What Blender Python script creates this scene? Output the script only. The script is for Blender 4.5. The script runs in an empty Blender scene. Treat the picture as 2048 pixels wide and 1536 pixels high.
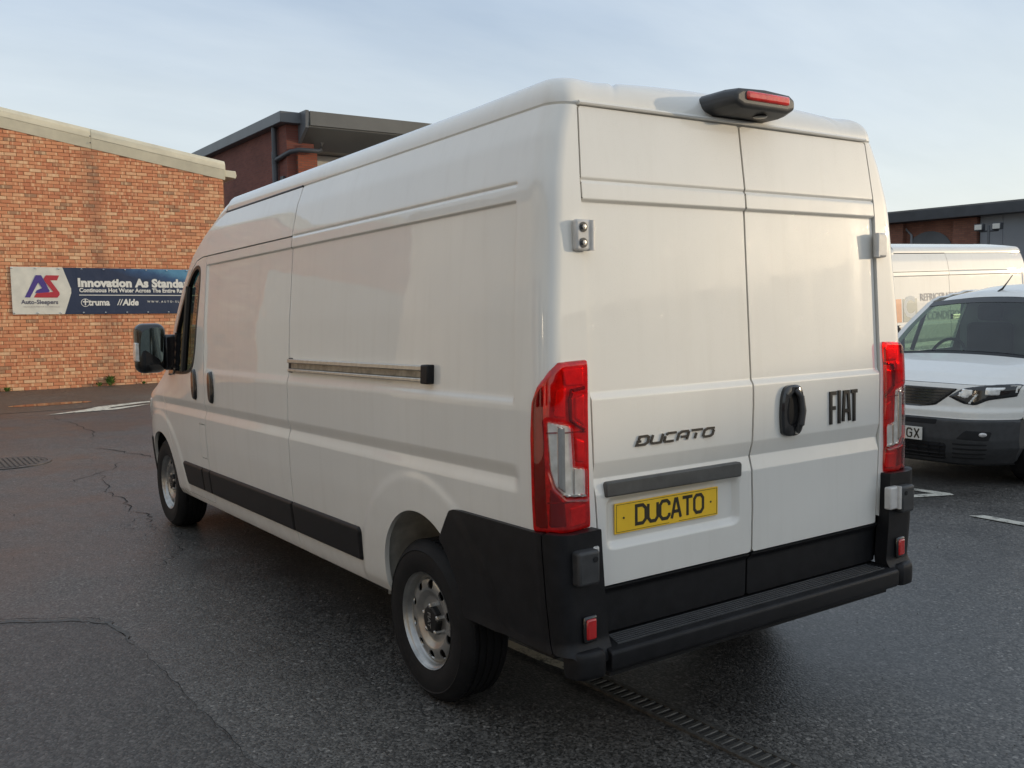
import bpy, bmesh, math, random
import numpy as np
from mathutils import Vector, Matrix

rad = math.radians
random.seed(7)
rng = np.random.default_rng(7)
SC = bpy.context.scene
COL = SC.collection

# ------------------------------------------------------------------ camera
cam_d = bpy.data.cameras.new('camera')
cam = bpy.data.objects.new('camera', cam_d)
COL.objects.link(cam)
_r = Vector((0.82440661, -0.56575369, -0.01662861))
_u = Vector((0.06159867, 0.06047827, 0.99626702))
_f = Vector((0.56263607, 0.82235342, -0.08470836))
cam.matrix_world = Matrix(((_r.x, _u.x, -_f.x, -2.888), (_r.y, _u.y, -_f.y, -2.448), (_r.z, _u.z, -_f.z, 1.671), (0, 0, 0, 1)))
cam_d.sensor_width = 36.0
cam_d.lens = 1904.0 / 2048.0 * 36.0
cam_d.clip_start = 0.05
cam_d.clip_end = 2000
SC.camera = cam

# ------------------------------------------------------------------ light
SUN_EL = rad(7.5)
SUN_AZ = math.atan2(0.89, -0.456)            # measured from +Y towards +X
sun_dir = Vector((math.sin(SUN_AZ) * math.cos(SUN_EL), math.cos(SUN_AZ) * math.cos(SUN_EL), math.sin(SUN_EL)))
sd_ = bpy.data.lights.new('sun', 'SUN')
sd_.energy = 2.0
sd_.angle = rad(0.6)
sd_.color = (1.0, 0.82, 0.58)
sun = bpy.data.objects.new('sun', sd_)
sun.rotation_euler = sun_dir.to_track_quat('Z', 'Y').to_euler()
sun.location = sun_dir * 60
COL.objects.link(sun)

world = bpy.data.worlds.new('World')
SC.world = world
world.use_nodes = True
wn, wl = world.node_tree.nodes, world.node_tree.links
wn.clear()
w_out = wn.new('ShaderNodeOutputWorld')
w_bg = wn.new('ShaderNodeBackground')
w_bg.inputs['Strength'].default_value = 0.15
sky = wn.new('ShaderNodeTexSky')
sky.sky_type = 'NISHITA'
sky.sun_disc = False
sky.sun_elevation = SUN_EL
sky.sun_rotation = SUN_AZ
sky.altitude = 50
sky.air_density = 1.0
sky.dust_density = 2.0
sky.ozone_density = 1.5
# thin high cloud sheet, even over the whole sky
w_tc = wn.new('ShaderNodeTexCoord')
w_sep = wn.new('ShaderNodeSeparateXYZ')
wl.new(w_tc.outputs['Generated'], w_sep.inputs[0])
w_add = wn.new('ShaderNodeMath'); w_add.operation = 'ADD'; w_add.inputs[1].default_value = 0.22
wl.new(w_sep.outputs['Z'], w_add.inputs[0])
w_mx = wn.new('ShaderNodeMath'); w_mx.operation = 'MAXIMUM'; w_mx.inputs[1].default_value = 0.05
wl.new(w_add.outputs[0], w_mx.inputs[0])
w_dx = wn.new('ShaderNodeMath'); w_dx.operation = 'DIVIDE'
w_dy = wn.new('ShaderNodeMath'); w_dy.operation = 'DIVIDE'
wl.new(w_sep.outputs['X'], w_dx.inputs[0]); wl.new(w_mx.outputs[0], w_dx.inputs[1])
wl.new(w_sep.outputs['Y'], w_dy.inputs[0]); wl.new(w_mx.outputs[0], w_dy.inputs[1])
w_cmb = wn.new('ShaderNodeCombineXYZ')
wl.new(w_dx.outputs[0], w_cmb.inputs[0]); wl.new(w_dy.outputs[0], w_cmb.inputs[1])
w_map = wn.new('ShaderNodeMapping'); w_map.inputs['Scale'].default_value = (0.55, 1.5, 1); w_map.inputs['Rotation'].default_value = (0, 0, 0.9)
wl.new(w_cmb.outputs[0], w_map.inputs[0])
w_nz = wn.new('ShaderNodeTexNoise'); w_nz.inputs['Scale'].default_value = 1.1; w_nz.inputs['Detail'].default_value = 7; w_nz.inputs['Roughness'].default_value = 0.58
wl.new(w_map.outputs[0], w_nz.inputs['Vector'])
w_rmp = wn.new('ShaderNodeValToRGB')
w_rmp.color_ramp.elements[0].position = 0.30; w_rmp.color_ramp.elements[0].color = (0.60, 0.60, 0.60, 1)
w_rmp.color_ramp.elements[1].position = 0.72; w_rmp.color_ramp.elements[1].color = (0.74, 0.74, 0.74, 1)
wl.new(w_nz.outputs['Fac'], w_rmp.inputs[0])
w_cl = wn.new('ShaderNodeMix'); w_cl.data_type = 'RGBA'
w_nz2 = wn.new('ShaderNodeTexNoise'); w_nz2.inputs['Scale'].default_value = 0.7; w_nz2.inputs['Detail'].default_value = 6; w_nz2.inputs['Roughness'].default_value = 0.6
wl.new(w_map.outputs[0], w_nz2.inputs['Vector'])
w_tone = wn.new('ShaderNodeValToRGB')
w_tone.color_ramp.elements[0].position = 0.28; w_tone.color_ramp.elements[0].color = (4.2, 5.2, 6.7, 1)
w_tone.color_ramp.elements[1].position = 0.74; w_tone.color_ramp.elements[1].color = (7.2, 7.9, 8.5, 1)
wl.new(w_nz2.outputs['Fac'], w_tone.inputs[0])
w_hz = wn.new('ShaderNodeMapRange'); w_hz.inputs['From Min'].default_value = 0.30; w_hz.inputs['From Max'].default_value = 0.02
wl.new(w_sep.outputs['Z'], w_hz.inputs['Value'])
w_hm = wn.new('ShaderNodeMix'); w_hm.data_type = 'RGBA'; w_hm.inputs[7].default_value = (7.8, 8.2, 8.1, 1)
wl.new(w_hz.outputs[0], w_hm.inputs[0]); wl.new(w_tone.outputs[0], w_hm.inputs[6])
wl.new(w_hm.outputs[2], w_cl.inputs[7])
wl.new(w_rmp.outputs[0], w_cl.inputs[0])
wl.new(sky.outputs[0], w_cl.inputs[6])
wl.new(w_cl.outputs[2], w_bg.inputs['Color'])
wl.new(w_bg.outputs[0], w_out.inputs['Surface'])

SC.view_settings.view_transform = 'Standard'
SC.view_settings.look = 'None'
SC.view_settings.exposure = -0.10
SC.view_settings.gamma = 1.0
SC.view_settings.use_curve_mapping = False
SC.render.engine = 'CYCLES'

# ------------------------------------------------------------------ materials
class NT:
    """small helper around a material's node tree"""
    def __init__(self, name):
        self.m = bpy.data.materials.new(name)
        self.m.use_nodes = True
        self.n = self.m.node_tree.nodes
        self.l = self.m.node_tree.links
        self.b = self.n['Principled BSDF']
    def node(self, t, **kw):
        nd = self.n.new(t)
        for k, v in kw.items():
            setattr(nd, k, v)
        return nd
    def link(self, a, b): self.l.new(a, b)
    def set(self, **kw):
        for k, v in kw.items():
            self.b.inputs[k.replace('_', ' ')].default_value = v
    def math(self, op, a, b=None):
        nd = self.node('ShaderNodeMath', operation=op)
        for i, v in enumerate((a, b)):
            if v is None: continue
            if isinstance(v, (int, float)): nd.inputs[i].default_value = v
            else: self.link(v, nd.inputs[i])
        return nd.outputs[0]
    def noise(self, vec, scale, detail=4, rough=0.55, dims='3D'):
        nd = self.node('ShaderNodeTexNoise')
        nd.inputs['Scale'].default_value = scale
        nd.inputs['Detail'].default_value = detail
        nd.inputs['Roughness'].default_value = rough
        if vec is not None: self.link(vec, nd.inputs['Vector'])
        return nd.outputs['Fac']
    def ramp(self, fac, stops):
        nd = self.node('ShaderNodeValToRGB')
        cr = nd.color_ramp
        while len(cr.elements) < len(stops): cr.elements.new(0.5)
        for e, (p, c) in zip(cr.elements, stops):
            e.position = p
            e.color = c if len(c) == 4 else (*c, 1)
        self.link(fac, nd.inputs[0])
        return nd.outputs[0]
    def mixc(self, fac, a, b, mode='MIX'):
        nd = self.node('ShaderNodeMix', data_type='RGBA', blend_type=mode)
        for i, v in ((0, fac), (6, a), (7, b)):
            if isinstance(v, (int, float)): nd.inputs[i].default_value = v
            elif isinstance(v, tuple): nd.inputs[i].default_value = v if len(v) == 4 else (*v, 1)
            else: self.link(v, nd.inputs[i])
        return nd.outputs[2]
    def bump(self, h, strength=0.3, dist=0.01, normal=None):
        nd = self.node('ShaderNodeBump')
        nd.inputs['Strength'].default_value = strength
        nd.inputs['Distance'].default_value = dist
        self.link(h, nd.inputs['Height'])
        if normal is not None: self.link(normal, nd.inputs['Normal'])
        return nd.outputs[0]
    def pos(self): return self.node('ShaderNodeNewGeometry').outputs['Position']
    def objc(self): return self.node('ShaderNodeTexCoord').outputs['Object']
    def mapv(self, vec, scale=(1, 1, 1), rot=(0, 0, 0), loc=(0, 0, 0)):
        nd = self.node('ShaderNodeMapping')
        nd.inputs['Scale'].default_value = scale
        nd.inputs['Rotation'].default_value = rot
        nd.inputs['Location'].default_value = loc
        self.link(vec, nd.inputs[0])
        return nd.outputs[0]

def plain(name, col, rough=0.5, metal=0.0, var=0.12, scale=18, coat=0.0, bump=0.0, bscale=200, spec=0.5):
    t = NT(name)
    o = t.objc()
    f = t.noise(o, scale, 5)
    lo = tuple(c * (1 - var) for c in col); hi = tuple(min(1, c * (1 + var)) for c in col)
    t.link(t.ramp(f, [(0.3, lo), (0.7, hi)]), t.b.inputs['Base Color'])
    t.set(Metallic=metal, Roughness=rough, Coat_Weight=coat, Coat_Roughness=0.05)
    t.b.inputs['Specular IOR Level'].default_value = spec
    if bump:
        t.link(t.bump(t.noise(o, bscale, 3), bump, 0.002), t.b.inputs['Normal'])
    return t.m

def paint_mat(name, col, droplets=False):
    t = NT(name)
    o = t.objc()
    big = t.noise(o, 1.6, 4)
    streak = t.noise(t.mapv(o, (14, 14, 0.7)), 1.0, 5, 0.6)
    c = t.mixc(t.ramp(big, [(0.35, (0, 0, 0)), (0.75, (1, 1, 1))]), tuple(v * 0.95 for v in col), col)
    c = t.mixc(t.math('MULTIPLY', t.ramp(streak, [(0.5, (0, 0, 0)), (0.8, (1, 1, 1))]), 0.16), c, (0.55, 0.51, 0.43))
    # road film towards the sills
    sep = t.node('ShaderNodeSeparateXYZ'); t.link(o, sep.inputs[0])
    low = t.math('SUBTRACT', 1.0, t.math('MINIMUM', t.math('MULTIPLY', sep.outputs['Z'], 1.25), 1.0))
    film = t.math('MULTIPLY', low, t.ramp(t.noise(o, 9, 6, 0.7), [(0.35, (0.05, 0.05, 0.05)), (0.75, (0.45, 0.45, 0.45))]))
    c = t.mixc(film, c, (0.34, 0.30, 0.24))
    t.link(c, t.b.inputs['Base Color'])
    t.set(Roughness=0.45, Coat_Weight=1.0, Coat_Roughness=0.015)
    t.b.inputs['Specular IOR Level'].default_value = 0.4
    wav = t.bump(t.noise(t.mapv(o, (1, 1, 1.3)), 2.6, 2), 0.10, 0.012)
    if droplets:
        v = t.node('ShaderNodeTexVoronoi'); v.inputs['Scale'].default_value = 165
        t.link(o, v.inputs['Vector'])
        drop = t.ramp(v.outputs['Distance'], [(0.10, (1, 1, 1)), (0.26, (0, 0, 0))])
        msk = t.ramp(t.noise(t.mapv(o, (6, 6, 1.6)), 1.3, 4), [(0.42, (0, 0, 0)), (0.62, (1, 1, 1))])
        zf = t.math('MINIMUM', t.math('MAXIMUM', t.math('MULTIPLY', t.math('SUBTRACT', sep.outputs['Z'], 0.95), 1.4), 0.0), 1.0)
        h = t.math('MULTIPLY', t.math('MULTIPLY', drop, msk), zf)
        nrm = t.bump(h, 0.9, 0.0028, wav)
        t.link(nrm, t.b.inputs['Coat Normal'])
        t.link(t.bump(h, 0.25, 0.001, wav), t.b.inputs['Normal'])
        rr = t.ramp(t.noise(t.mapv(o, (9, 9, 0.5)), 1.0, 5), [(0.4, (0.03, 0.03, 0.03)), (0.62, (0.13, 0.13, 0.13))])
        t.link(rr, t.b.inputs['Coat Roughness'])
    else:
        t.link(wav, t.b.inputs['Coat Normal'])
        t.link(wav, t.b.inputs['Normal'])
    return t.m

M = {}
M['paint'] = paint_mat('white_paint', (0.82, 0.80, 0.745))
M['paint_wet'] = paint_mat('white_paint_wet', (0.82, 0.80, 0.745), True)
M['plastic'] = plain('black_textured_plastic', (0.009, 0.009, 0.0105), 0.5, bump=0.45, bscale=420, var=0.35, spec=0.3)
M['plastic_grey'] = plain('dark_grey_plastic', (0.045, 0.046, 0.048), 0.5, bump=0.3, bscale=380, var=0.2)
M['strip_grey'] = plain('grey_trim_plastic', (0.085, 0.084, 0.080), 0.5, bump=0.3, bscale=380, var=0.2)
M['gloss_black'] = plain('gloss_black', (0.012, 0.012, 0.013), 0.18, coat=0.6)
M['dark'] = plain('underbody_black', (0.010, 0.010, 0.011), 0.8)
M['well'] = plain('wheel_well_liner', (0.52, 0.49, 0.43), 0.75, var=0.35, scale=7, bump=0.3, bscale=60)
M['rubber'] = plain('tyre_rubber', (0.009, 0.009, 0.010), 0.68, spec=0.3, var=0.35, scale=12, bump=0.3, bscale=150)
M['seal'] = plain('window_seal', (0.010, 0.010, 0.011), 0.4)
M['steel'] = plain('silver_wheel_paint', (0.37, 0.365, 0.35), 0.32, metal=0.8, var=0.25, scale=14)
M['alu'] = plain('brushed_aluminium', (0.55, 0.53, 0.49), 0.33, metal=0.85, var=0.12, scale=30)
M['alu_dark'] = plain('rail_channel', (0.26, 0.245, 0.21), 0.4, metal=0.7, var=0.35, scale=22)
M['bolt'] = plain('zinc_bolt', (0.45, 0.44, 0.42), 0.35, metal=0.9)
M['red'] = plain('red_lens', (0.50, 0.008, 0.009), 0.10, coat=1.0, var=0.25, scale=6)
M['red_hi'] = plain('bright_red_lens', (0.75, 0.020, 0.010), 0.10, coat=1.0, var=0.25, scale=25, bump=0.5, bscale=60)
M['red_dark'] = plain('dark_red_lens', (0.17, 0.003, 0.005), 0.10, coat=1.0, var=0.2, scale=6)
M['clear'] = plain('clear_lens_reflector', (0.85, 0.83, 0.78), 0.2, metal=0.25, coat=1.0, var=0.25, scale=20, bump=0.5, bscale=130)
M['chrome'] = plain('chrome_trim', (0.75, 0.74, 0.72), 0.12, metal=1.0, var=0.05)
M['badge'] = plain('dark_chrome_badge', (0.16, 0.14, 0.12), 0.25, metal=0.9, var=0.1)
M['badge_black'] = plain('black_badge', (0.012, 0.012, 0.012), 0.5, spec=0.3)
M['plate_y'] = plain('yellow_plate', (0.98, 0.60, 0.03), 0.35, coat=0.3, var=0.05)
M['plate_w'] = plain('white_plate', (0.68, 0.66, 0.60), 0.4, var=0.06)
M['ink'] = plain('plate_ink', (0.035, 0.028, 0.015), 0.5)
M['hinge'] = plain('hinge_paint', (0.62, 0.60, 0.57), 0.45, coat=0.4)
M['interior'] = plain('cab_interior', (0.018, 0.018, 0.020), 0.8)
M['seat'] = plain('seat_cloth', (0.03, 0.03, 0.034), 0.9)

def glass_mat(name, tint, rough=0.0, alpha=0.35):
    t = NT(name)
    t.n.remove(t.b)
    out = t.n['Material Output']
    gl = t.node('ShaderNodeBsdfGlossy'); gl.inputs['Roughness'].default_value = 0.015
    tr = t.node('ShaderNodeBsdfTransparent'); tr.inputs['Color'].default_value = (*tint, 1)
    lw = t.node('ShaderNodeLayerWeight'); lw.inputs['Blend'].default_value = 0.5
    fres = t.math('ADD', t.math('MULTIPLY', t.math('POWER', lw.outputs['Facing'], 4.0), 0.9), 0.07)
    mx = t.node('ShaderNodeMixShader')
    f2 = t.math('ADD', fres, t.math('MULTIPLY', t.noise(t.objc(), 6, 3), 0.02))
    t.link(f2, mx.inputs[0]); t.link(tr.outputs[0], mx.inputs[1]); t.link(gl.outputs[0], mx.inputs[2])
    t.link(mx.outputs[0], out.inputs['Surface'])
    return t.m
M['glass'] = glass_mat('tinted_side_glass', (0.55, 0.62, 0.56))
M['screen'] = glass_mat('windscreen_glass', (0.45, 0.58, 0.49))
M['lens_red'] = glass_mat('red_lamp_lens', (0.95, 0.035, 0.025))
M['lens_clear'] = glass_mat('clear_lamp_lens', (0.93, 0.92, 0.90))
M['lamp_base'] = plain('lamp_reflector', (0.62, 0.60, 0.58), 0.3, metal=0.4, var=0.3, scale=30, bump=0.4, bscale=90)
M['mirror'] = plain('mirror_glass', (0.34, 0.40, 0.37), 0.02, metal=1.0, var=0.02)

# asphalt -----------------------------------------------------------
def asphalt_mat(name, base, rough_lo, rough_hi, warm=0.0):
    t = NT(name)
    p = t.pos()
    big = t.noise(p, 0.35, 5)
    mid = t.noise(p, 2.2, 5)
    v = t.node('ShaderNodeTexVoronoi'); v.inputs['Scale'].default_value = 100
    t.link(p, v.inputs['Vector'])
    fine = t.noise(p, 210, 2)
    dk = tuple(c * 0.28 for c in base); lt = tuple(c * 2.2 for c in base)
    c = t.ramp(v.outputs['Color'], [(0.15, dk), (0.55, base), (0.95, lt)])
    v2 = t.node('ShaderNodeTexVoronoi'); v2.inputs['Scale'].default_value = 80; t.link(p, v2.inputs['Vector'])
    spk = t.ramp(v2.outputs['Color'], [(0.84, (0, 0, 0)), (0.95, (1, 1, 1))])
    c = t.mixc(t.math('MULTIPLY', spk, 0.7), c, tuple(min(1, b * 4.5) for b in base))
    c = t.mixc(t.ramp(big, [(0.35, (0, 0, 0)), (0.68, (1, 1, 1))]), c, tuple(b * 1.35 for b in base), 'MIX') if False else c
    tone = t.ramp(t.math('ADD', t.math('MULTIPLY', big, 0.6), t.math('MULTIPLY', mid, 0.4)), [(0.32, (0.62, 0.62, 0.62)), (0.68, (1.35, 1.33, 1.28))])
    c = t.mixc(1.0, c, tone, 'MULTIPLY')
    t.link(c, t.b.inputs['Base Color'])
    r = t.ramp(t.math('ADD', t.math('MULTIPLY', big, 0.65), t.math('MULTIPLY', mid, 0.35)), [(0.38, (rough_lo,) * 3), (0.66, (rough_hi,) * 3)])
    t.link(r, t.b.inputs['Roughness'])
    t.b.inputs['Specular IOR Level'].default_value = 0.65
    hgt = t.math('ADD', t.math('MULTIPLY', v.outputs['Distance'], -1.0), t.math('MULTIPLY', fine, 0.4))
    b1 = t.bump(hgt, 0.5, 0.0035)
    b2 = t.bump(mid, 0.10, 0.03, b1)
    t.link(b2, t.b.inputs['Normal'])
    return t.m
M['asphalt'] = asphalt_mat('asphalt', (0.073, 0.070, 0.066), 0.33, 0.58)
M['asphalt_patch'] = asphalt_mat('asphalt_patch', (0.050, 0.047, 0.044), 0.36, 0.6)
M['asphalt_strip'] = asphalt_mat('asphalt_wall_strip', (0.095, 0.080, 0.064), 0.45, 0.7)  # paler, warmer base paints in the grazing sun by the wall
M['crack'] = plain('crack_dark', (0.022, 0.021, 0.020), 0.9, var=0.5, scale=30)
M['seam_light'] = plain('repair_edge', (0.098, 0.096, 0.092), 0.7, var=0.4, scale=30)

def worn_paint(name, col):
    t = NT(name)
    p = t.pos()
    f = t.math('ADD', t.math('MULTIPLY', t.noise(p, 9, 6, 0.7), 0.7), t.math('MULTIPLY', t.noise(p, 90, 3, 0.7), 0.3))
    c = t.mixc(t.ramp(f, [(0.38, (0, 0, 0)), (0.50, (1, 1, 1))]), (0.07, 0.065, 0.06), col)
    t.link(c, t.b.inputs['Base Color'])
    t.set(Roughness=0.6)
    t.link(t.bump(t.noise(p, 160, 2), 0.5, 0.004), t.b.inputs['Normal'])
    return t.m
M['line_paint'] = worn_paint('road_line_paint', (0.80, 0.76, 0.62))
M['line_worn'] = worn_paint('worn_line_paint', (0.55, 0.53, 0.46))

t = NT('puddle_water')
t.set(Base_Color=(0.02, 0.018, 0.015, 1), Roughness=0.03)
t.b.inputs['Specular IOR Level'].default_value = 0.6
t.link(t.bump(t.noise(t.pos(), 1.5, 2), 0.02, 0.01), t.b.inputs['Normal'])
M['water'] = t.m
M['iron'] = plain('cast_iron', (0.13, 0.115, 0.105), 0.55, metal=0.5, var=0.4, scale=25, bump=0.4, bscale=120)
M['grate'] = plain('galvanised_grate', (0.12, 0.115, 0.105), 0.5, metal=0.5, var=0.4, scale=30, bump=0.3, bscale=150)

# brickwork: the sunlit multi-stock brick of the workshop ------------
WA = np.array([-0.53, 19.91]); WT = np.array([0.99984619, -0.01753825]); WNn = np.array([-0.01753825, -0.99984619])
SHEAR = -0.0133
BW, BH = 0.225, 0.075
def wall_nodes(t):
    p = t.pos()
    sep = t.node('ShaderNodeSeparateXYZ'); t.link(p, sep.inputs[0])
    s = t.math('ADD', t.math('MULTIPLY', t.math('SUBTRACT', sep.outputs['X'], float(WA[0])), float(WT[0])),
               t.math('MULTIPLY', t.math('SUBTRACT', sep.outputs['Y'], float(WA[1])), float(WT[1])))
    h = t.math('SUBTRACT', sep.outputs['Z'], t.math('MULTIPLY', s, SHEAR))
    row = t.math('FLOOR', t.math('DIVIDE', h, BH))
    par = t.math('MULTIPLY', t.math('MODULO', t.math('ADD', row, 1000.0), 2.0), 0.5)
    sc = t.math('ADD', t.math('DIVIDE', s, BW), par)
    colid = t.math('FLOOR', sc)
    fs = t.math('FRACT', sc)
    fh = t.math('FRACT', t.math('DIVIDE', h, BH))
    return p, s, h, row, colid, fs, fh
def brick_color(t, s, h, row, colid):
    cmb = t.node('ShaderNodeCombineXYZ'); t.link(colid, cmb.inputs[0]); t.link(row, cmb.inputs[1])
    wn_ = t.node('ShaderNodeTexWhiteNoise', noise_dimensions='2D'); t.link(cmb.outputs[0], wn_.inputs['Vector'])
    base = t.ramp(wn_.outputs['Value'], [(0.0, (0.40, 0.23, 0.14)), (0.04, (0.48, 0.245, 0.14)), (0.12, (0.58, 0.225, 0.12)),
                                         (0.50, (0.68, 0.295, 0.155)), (0.78, (0.72, 0.345, 0.185)), (0.92, (0.75, 0.41, 0.23)), (1.0, (0.78, 0.50, 0.30))])
    # pale kiss marks that run the height of a brick
    cm2 = t.node('ShaderNodeCombineXYZ')
    t.link(t.math('MULTIPLY', s, 15.0), cm2.inputs[0]); t.link(t.math('MULTIPLY', row, 7.31), cm2.inputs[1])
    k = t.noise(cm2.outputs[0], 1.0, 2, 0.5)
    kiss = t.ramp(k, [(0.55, (0, 0, 0)), (0.62, (1, 1, 1))])
    kd = t.ramp(k, [(0.30, (1, 1, 1)), (0.38, (0, 0, 0))])
    c = t.mixc(t.math('MULTIPLY', kiss, 0.5), base, (0.88, 0.62, 0.37))
    c = t.mixc(t.math('MULTIPLY', kd, 0.45), c, (0.50, 0.195, 0.10))
    # grimy run below the verge joint
    d = t.math('ABSOLUTE', t.math('SUBTRACT', s, t.math('ADD', 1.98, t.math('MULTIPLY', t.math('SUBTRACT', 4.6, h), 0.06))))
    st = t.math('MULTIPLY', t.ramp(d, [(0.05, (1, 1, 1)), (0.28, (0, 0, 0))]), t.ramp(t.noise(t.pos(), 5, 5, 0.7), [(0.3, (0.2,) * 3), (0.7, (1,) * 3)]))
    c = t.mixc(t.math('MULTIPLY', st, 0.5), c, (0.17, 0.11, 0.085))
    return c
t = NT('sunlit_brick')
p, s, h, row, colid, fs, fh = wall_nodes(t)
t.link(brick_color(t, s, h, row, colid), t.b.inputs['Base Color'])
t.set(Roughness=0.85)
t.b.inputs['Specular IOR Level'].default_value = 0.2
t.link(t.bump(t.noise(p, 70, 5, 0.65), 0.5, 0.006), t.b.inputs['Normal'])
M['brick'] = t.m
t = NT('brick_wall_flat')
p, s, h, row, colid, fs, fh = wall_nodes(t)
e1 = t.math('LESS_THAN', fs, 0.045); e2 = t.math('LESS_THAN', fh, 0.13)
jm = t.math('MAXIMUM', e1, e2)
t.link(t.mixc(jm, brick_color(t, s, h, row, colid), (0.24, 0.115, 0.065)), t.b.inputs['Base Color'])
t.set(Roughness=0.88)
t.b.inputs['Specular IOR Level'].default_value = 0.2
t.link(t.bump(t.math('SUBTRACT', 1.0, jm), 0.6, 0.008), t.b.inputs['Normal'])
M['brick_flat'] = t.m
M['mortar'] = plain('mortar', (0.30, 0.145, 0.08), 0.95, var=0.3, scale=12)

def far_brick(name, c1, c2, mortar, axis, bw=0.225, bh=0.075):
    t = NT(name)
    p = t.pos()
    sep = t.node('ShaderNodeSeparateXYZ'); t.link(p, sep.inputs[0])
    cmb = t.node('ShaderNodeCombineXYZ')
    t.link(sep.outputs[axis], cmb.inputs[0]); t.link(sep.outputs['Z'], cmb.inputs[1])
    b = t.node('ShaderNodeTexBrick')
    b.inputs['Color1'].default_value = (*c1, 1); b.inputs['Color2'].default_value = (*c2, 1); b.inputs['Mortar'].default_value = (*mortar, 1)
    b.inputs['Scale'].default_value = 1.0; b.inputs['Brick Width'].default_value = bw; b.inputs['Row Height'].default_value = bh
    b.inputs['Mortar Size'].default_value = 0.008; b.inputs['Bias'].default_value = -0.1
    t.link(cmb.outputs[0], b.inputs['Vector'])
    tone = t.ramp(t.noise(p, 0.8, 5), [(0.3, (0.8,) * 3), (0.7, (1.15,) * 3)])
    t.link(t.mixc(1.0, b.outputs['Color'], tone, 'MULTIPLY'), t.b.inputs['Base Color'])
    t.set(Roughness=0.9)
    t.link(t.bump(b.outputs['Fac'], -0.5, 0.006), t.b.inputs['Normal'])
    return t.m
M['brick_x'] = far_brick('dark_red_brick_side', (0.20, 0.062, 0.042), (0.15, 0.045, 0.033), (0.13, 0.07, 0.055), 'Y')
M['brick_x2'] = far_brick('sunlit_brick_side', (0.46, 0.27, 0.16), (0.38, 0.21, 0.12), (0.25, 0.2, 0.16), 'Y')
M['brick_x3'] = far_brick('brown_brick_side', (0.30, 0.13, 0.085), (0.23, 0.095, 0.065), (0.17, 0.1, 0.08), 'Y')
M['brick_y'] = far_brick('red_brick_front', (0.30, 0.085, 0.042), (0.22, 0.060, 0.034), (0.15, 0.08, 0.06), 'X')
M['cream'] = plain('cream_verge_metal', (0.66, 0.61, 0.47), 0.5, var=0.10, scale=3)
M['grey_metal'] = plain('grey_coated_metal', (0.115, 0.122, 0.132), 0.45, var=0.15, scale=1.2)
M['grey_dark'] = plain('dark_grey_metal', (0.055, 0.058, 0.065), 0.5, var=0.15, scale=2)
M['canopy'] = plain('canopy_fascia', (0.125, 0.125, 0.118), 0.5, var=0.14, scale=0.8)
M['cladding'] = plain('grey_cladding', (0.28, 0.29, 0.31), 0.5, var=0.1, scale=0.6)
M['render_white'] = plain('pale_render', (0.55, 0.54, 0.49), 0.8, var=0.12, scale=0.9)
M['render_warm'] = plain('warm_render', (0.78, 0.72, 0.62), 0.85, var=0.15, scale=0.6)
M['shutter'] = plain('pale_roller_shutter', (0.62, 0.60, 0.54), 0.5, var=0.1, scale=0.7)
M['roof_sheet'] = plain('roof_sheet', (0.16, 0.155, 0.15), 0.6, var=0.2, scale=0.5)
M['window_dark'] = plain('dark_window', (0.02, 0.024, 0.028), 0.08, coat=0.5)
M['leaf'] = plain('weed_leaf', (0.09, 0.16, 0.03), 0.6, var=0.5, scale=40)

# banner print
M['ban_white'] = plain('banner_white', (0.70, 0.68, 0.60), 0.55, var=0.08, scale=5, bump=0.3, bscale=7)
t = NT('banner_navy')
p, s, h, row, colid, fs, fh = wall_nodes(t)
nz = t.noise(p, 2.2, 5, 0.7)
g = t.math('ADD', t.math('MULTIPLY', t.math('SUBTRACT', s, 2.6), 0.75), t.math('MULTIPLY', t.math('SUBTRACT', h, 2.45), 2.6))
g = t.math('ADD', g, t.math('MULTIPLY', t.math('SUBTRACT', nz, 0.5), 0.9))
t.link(t.ramp(g, [(0.0, (0.022, 0.034, 0.075)), (0.55, (0.035, 0.085, 0.19)), (1.0, (0.10, 0.27, 0.42))]), t.b.inputs['Base Color'])
t.set(Roughness=0.5)
t.link(t.bump(t.noise(p, 7, 2), 0.25, 0.02), t.b.inputs['Normal'])
M['ban_navy'] = t.m
M['ban_text'] = plain('banner_print_white', (0.76, 0.75, 0.70), 0.6, var=0.03)
M['ban_purple'] = plain('banner_print_purple', (0.075, 0.045, 0.24), 0.6, var=0.05)
M['ban_red'] = plain('banner_print_red', (0.46, 0.035, 0.05), 0.6, var=0.05)
M['ban_grey'] = plain('banner_print_grey', (0.10, 0.09, 0.13), 0.6, var=0.05)
M['ban_pale'] = plain('banner_print_pale', (0.50, 0.46, 0.44), 0.6, var=0.05)
M['sign_orange'] = plain('livery_orange', (0.62, 0.22, 0.09), 0.45, var=0.06)
M['sign_grey'] = plain('livery_grey', (0.30, 0.33, 0.29), 0.45, var=0.06)
M['sign_black'] = plain('livery_black', (0.03, 0.03, 0.028), 0.45)

# ------------------------------------------------------------------ mesh helpers
def mesh_obj(name, verts, faces, mat, parent=None, smooth=None):
    me = bpy.data.meshes.new(name)
    me.from_pydata([tuple(map(float, v)) for v in verts], [], [tuple(f) for f in faces])
    me.update()
    if mat is not None: me.materials.append(mat)
    if smooth is not None:
        me.polygons.foreach_set('use_smooth', [True] * len(me.polygons))
        me.set_sharp_from_angle(angle=rad(smooth))
    o = bpy.data.objects.new(name, me)
    COL.objects.link(o)
    if parent is not None: o.parent = parent
    return o

RAKE = 0.02
def rk(P):
    P = np.array(P, float).reshape(-1, 3).copy()
    P[:, 2] += RAKE * (2.4 - P[:, 1])
    return P

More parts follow.
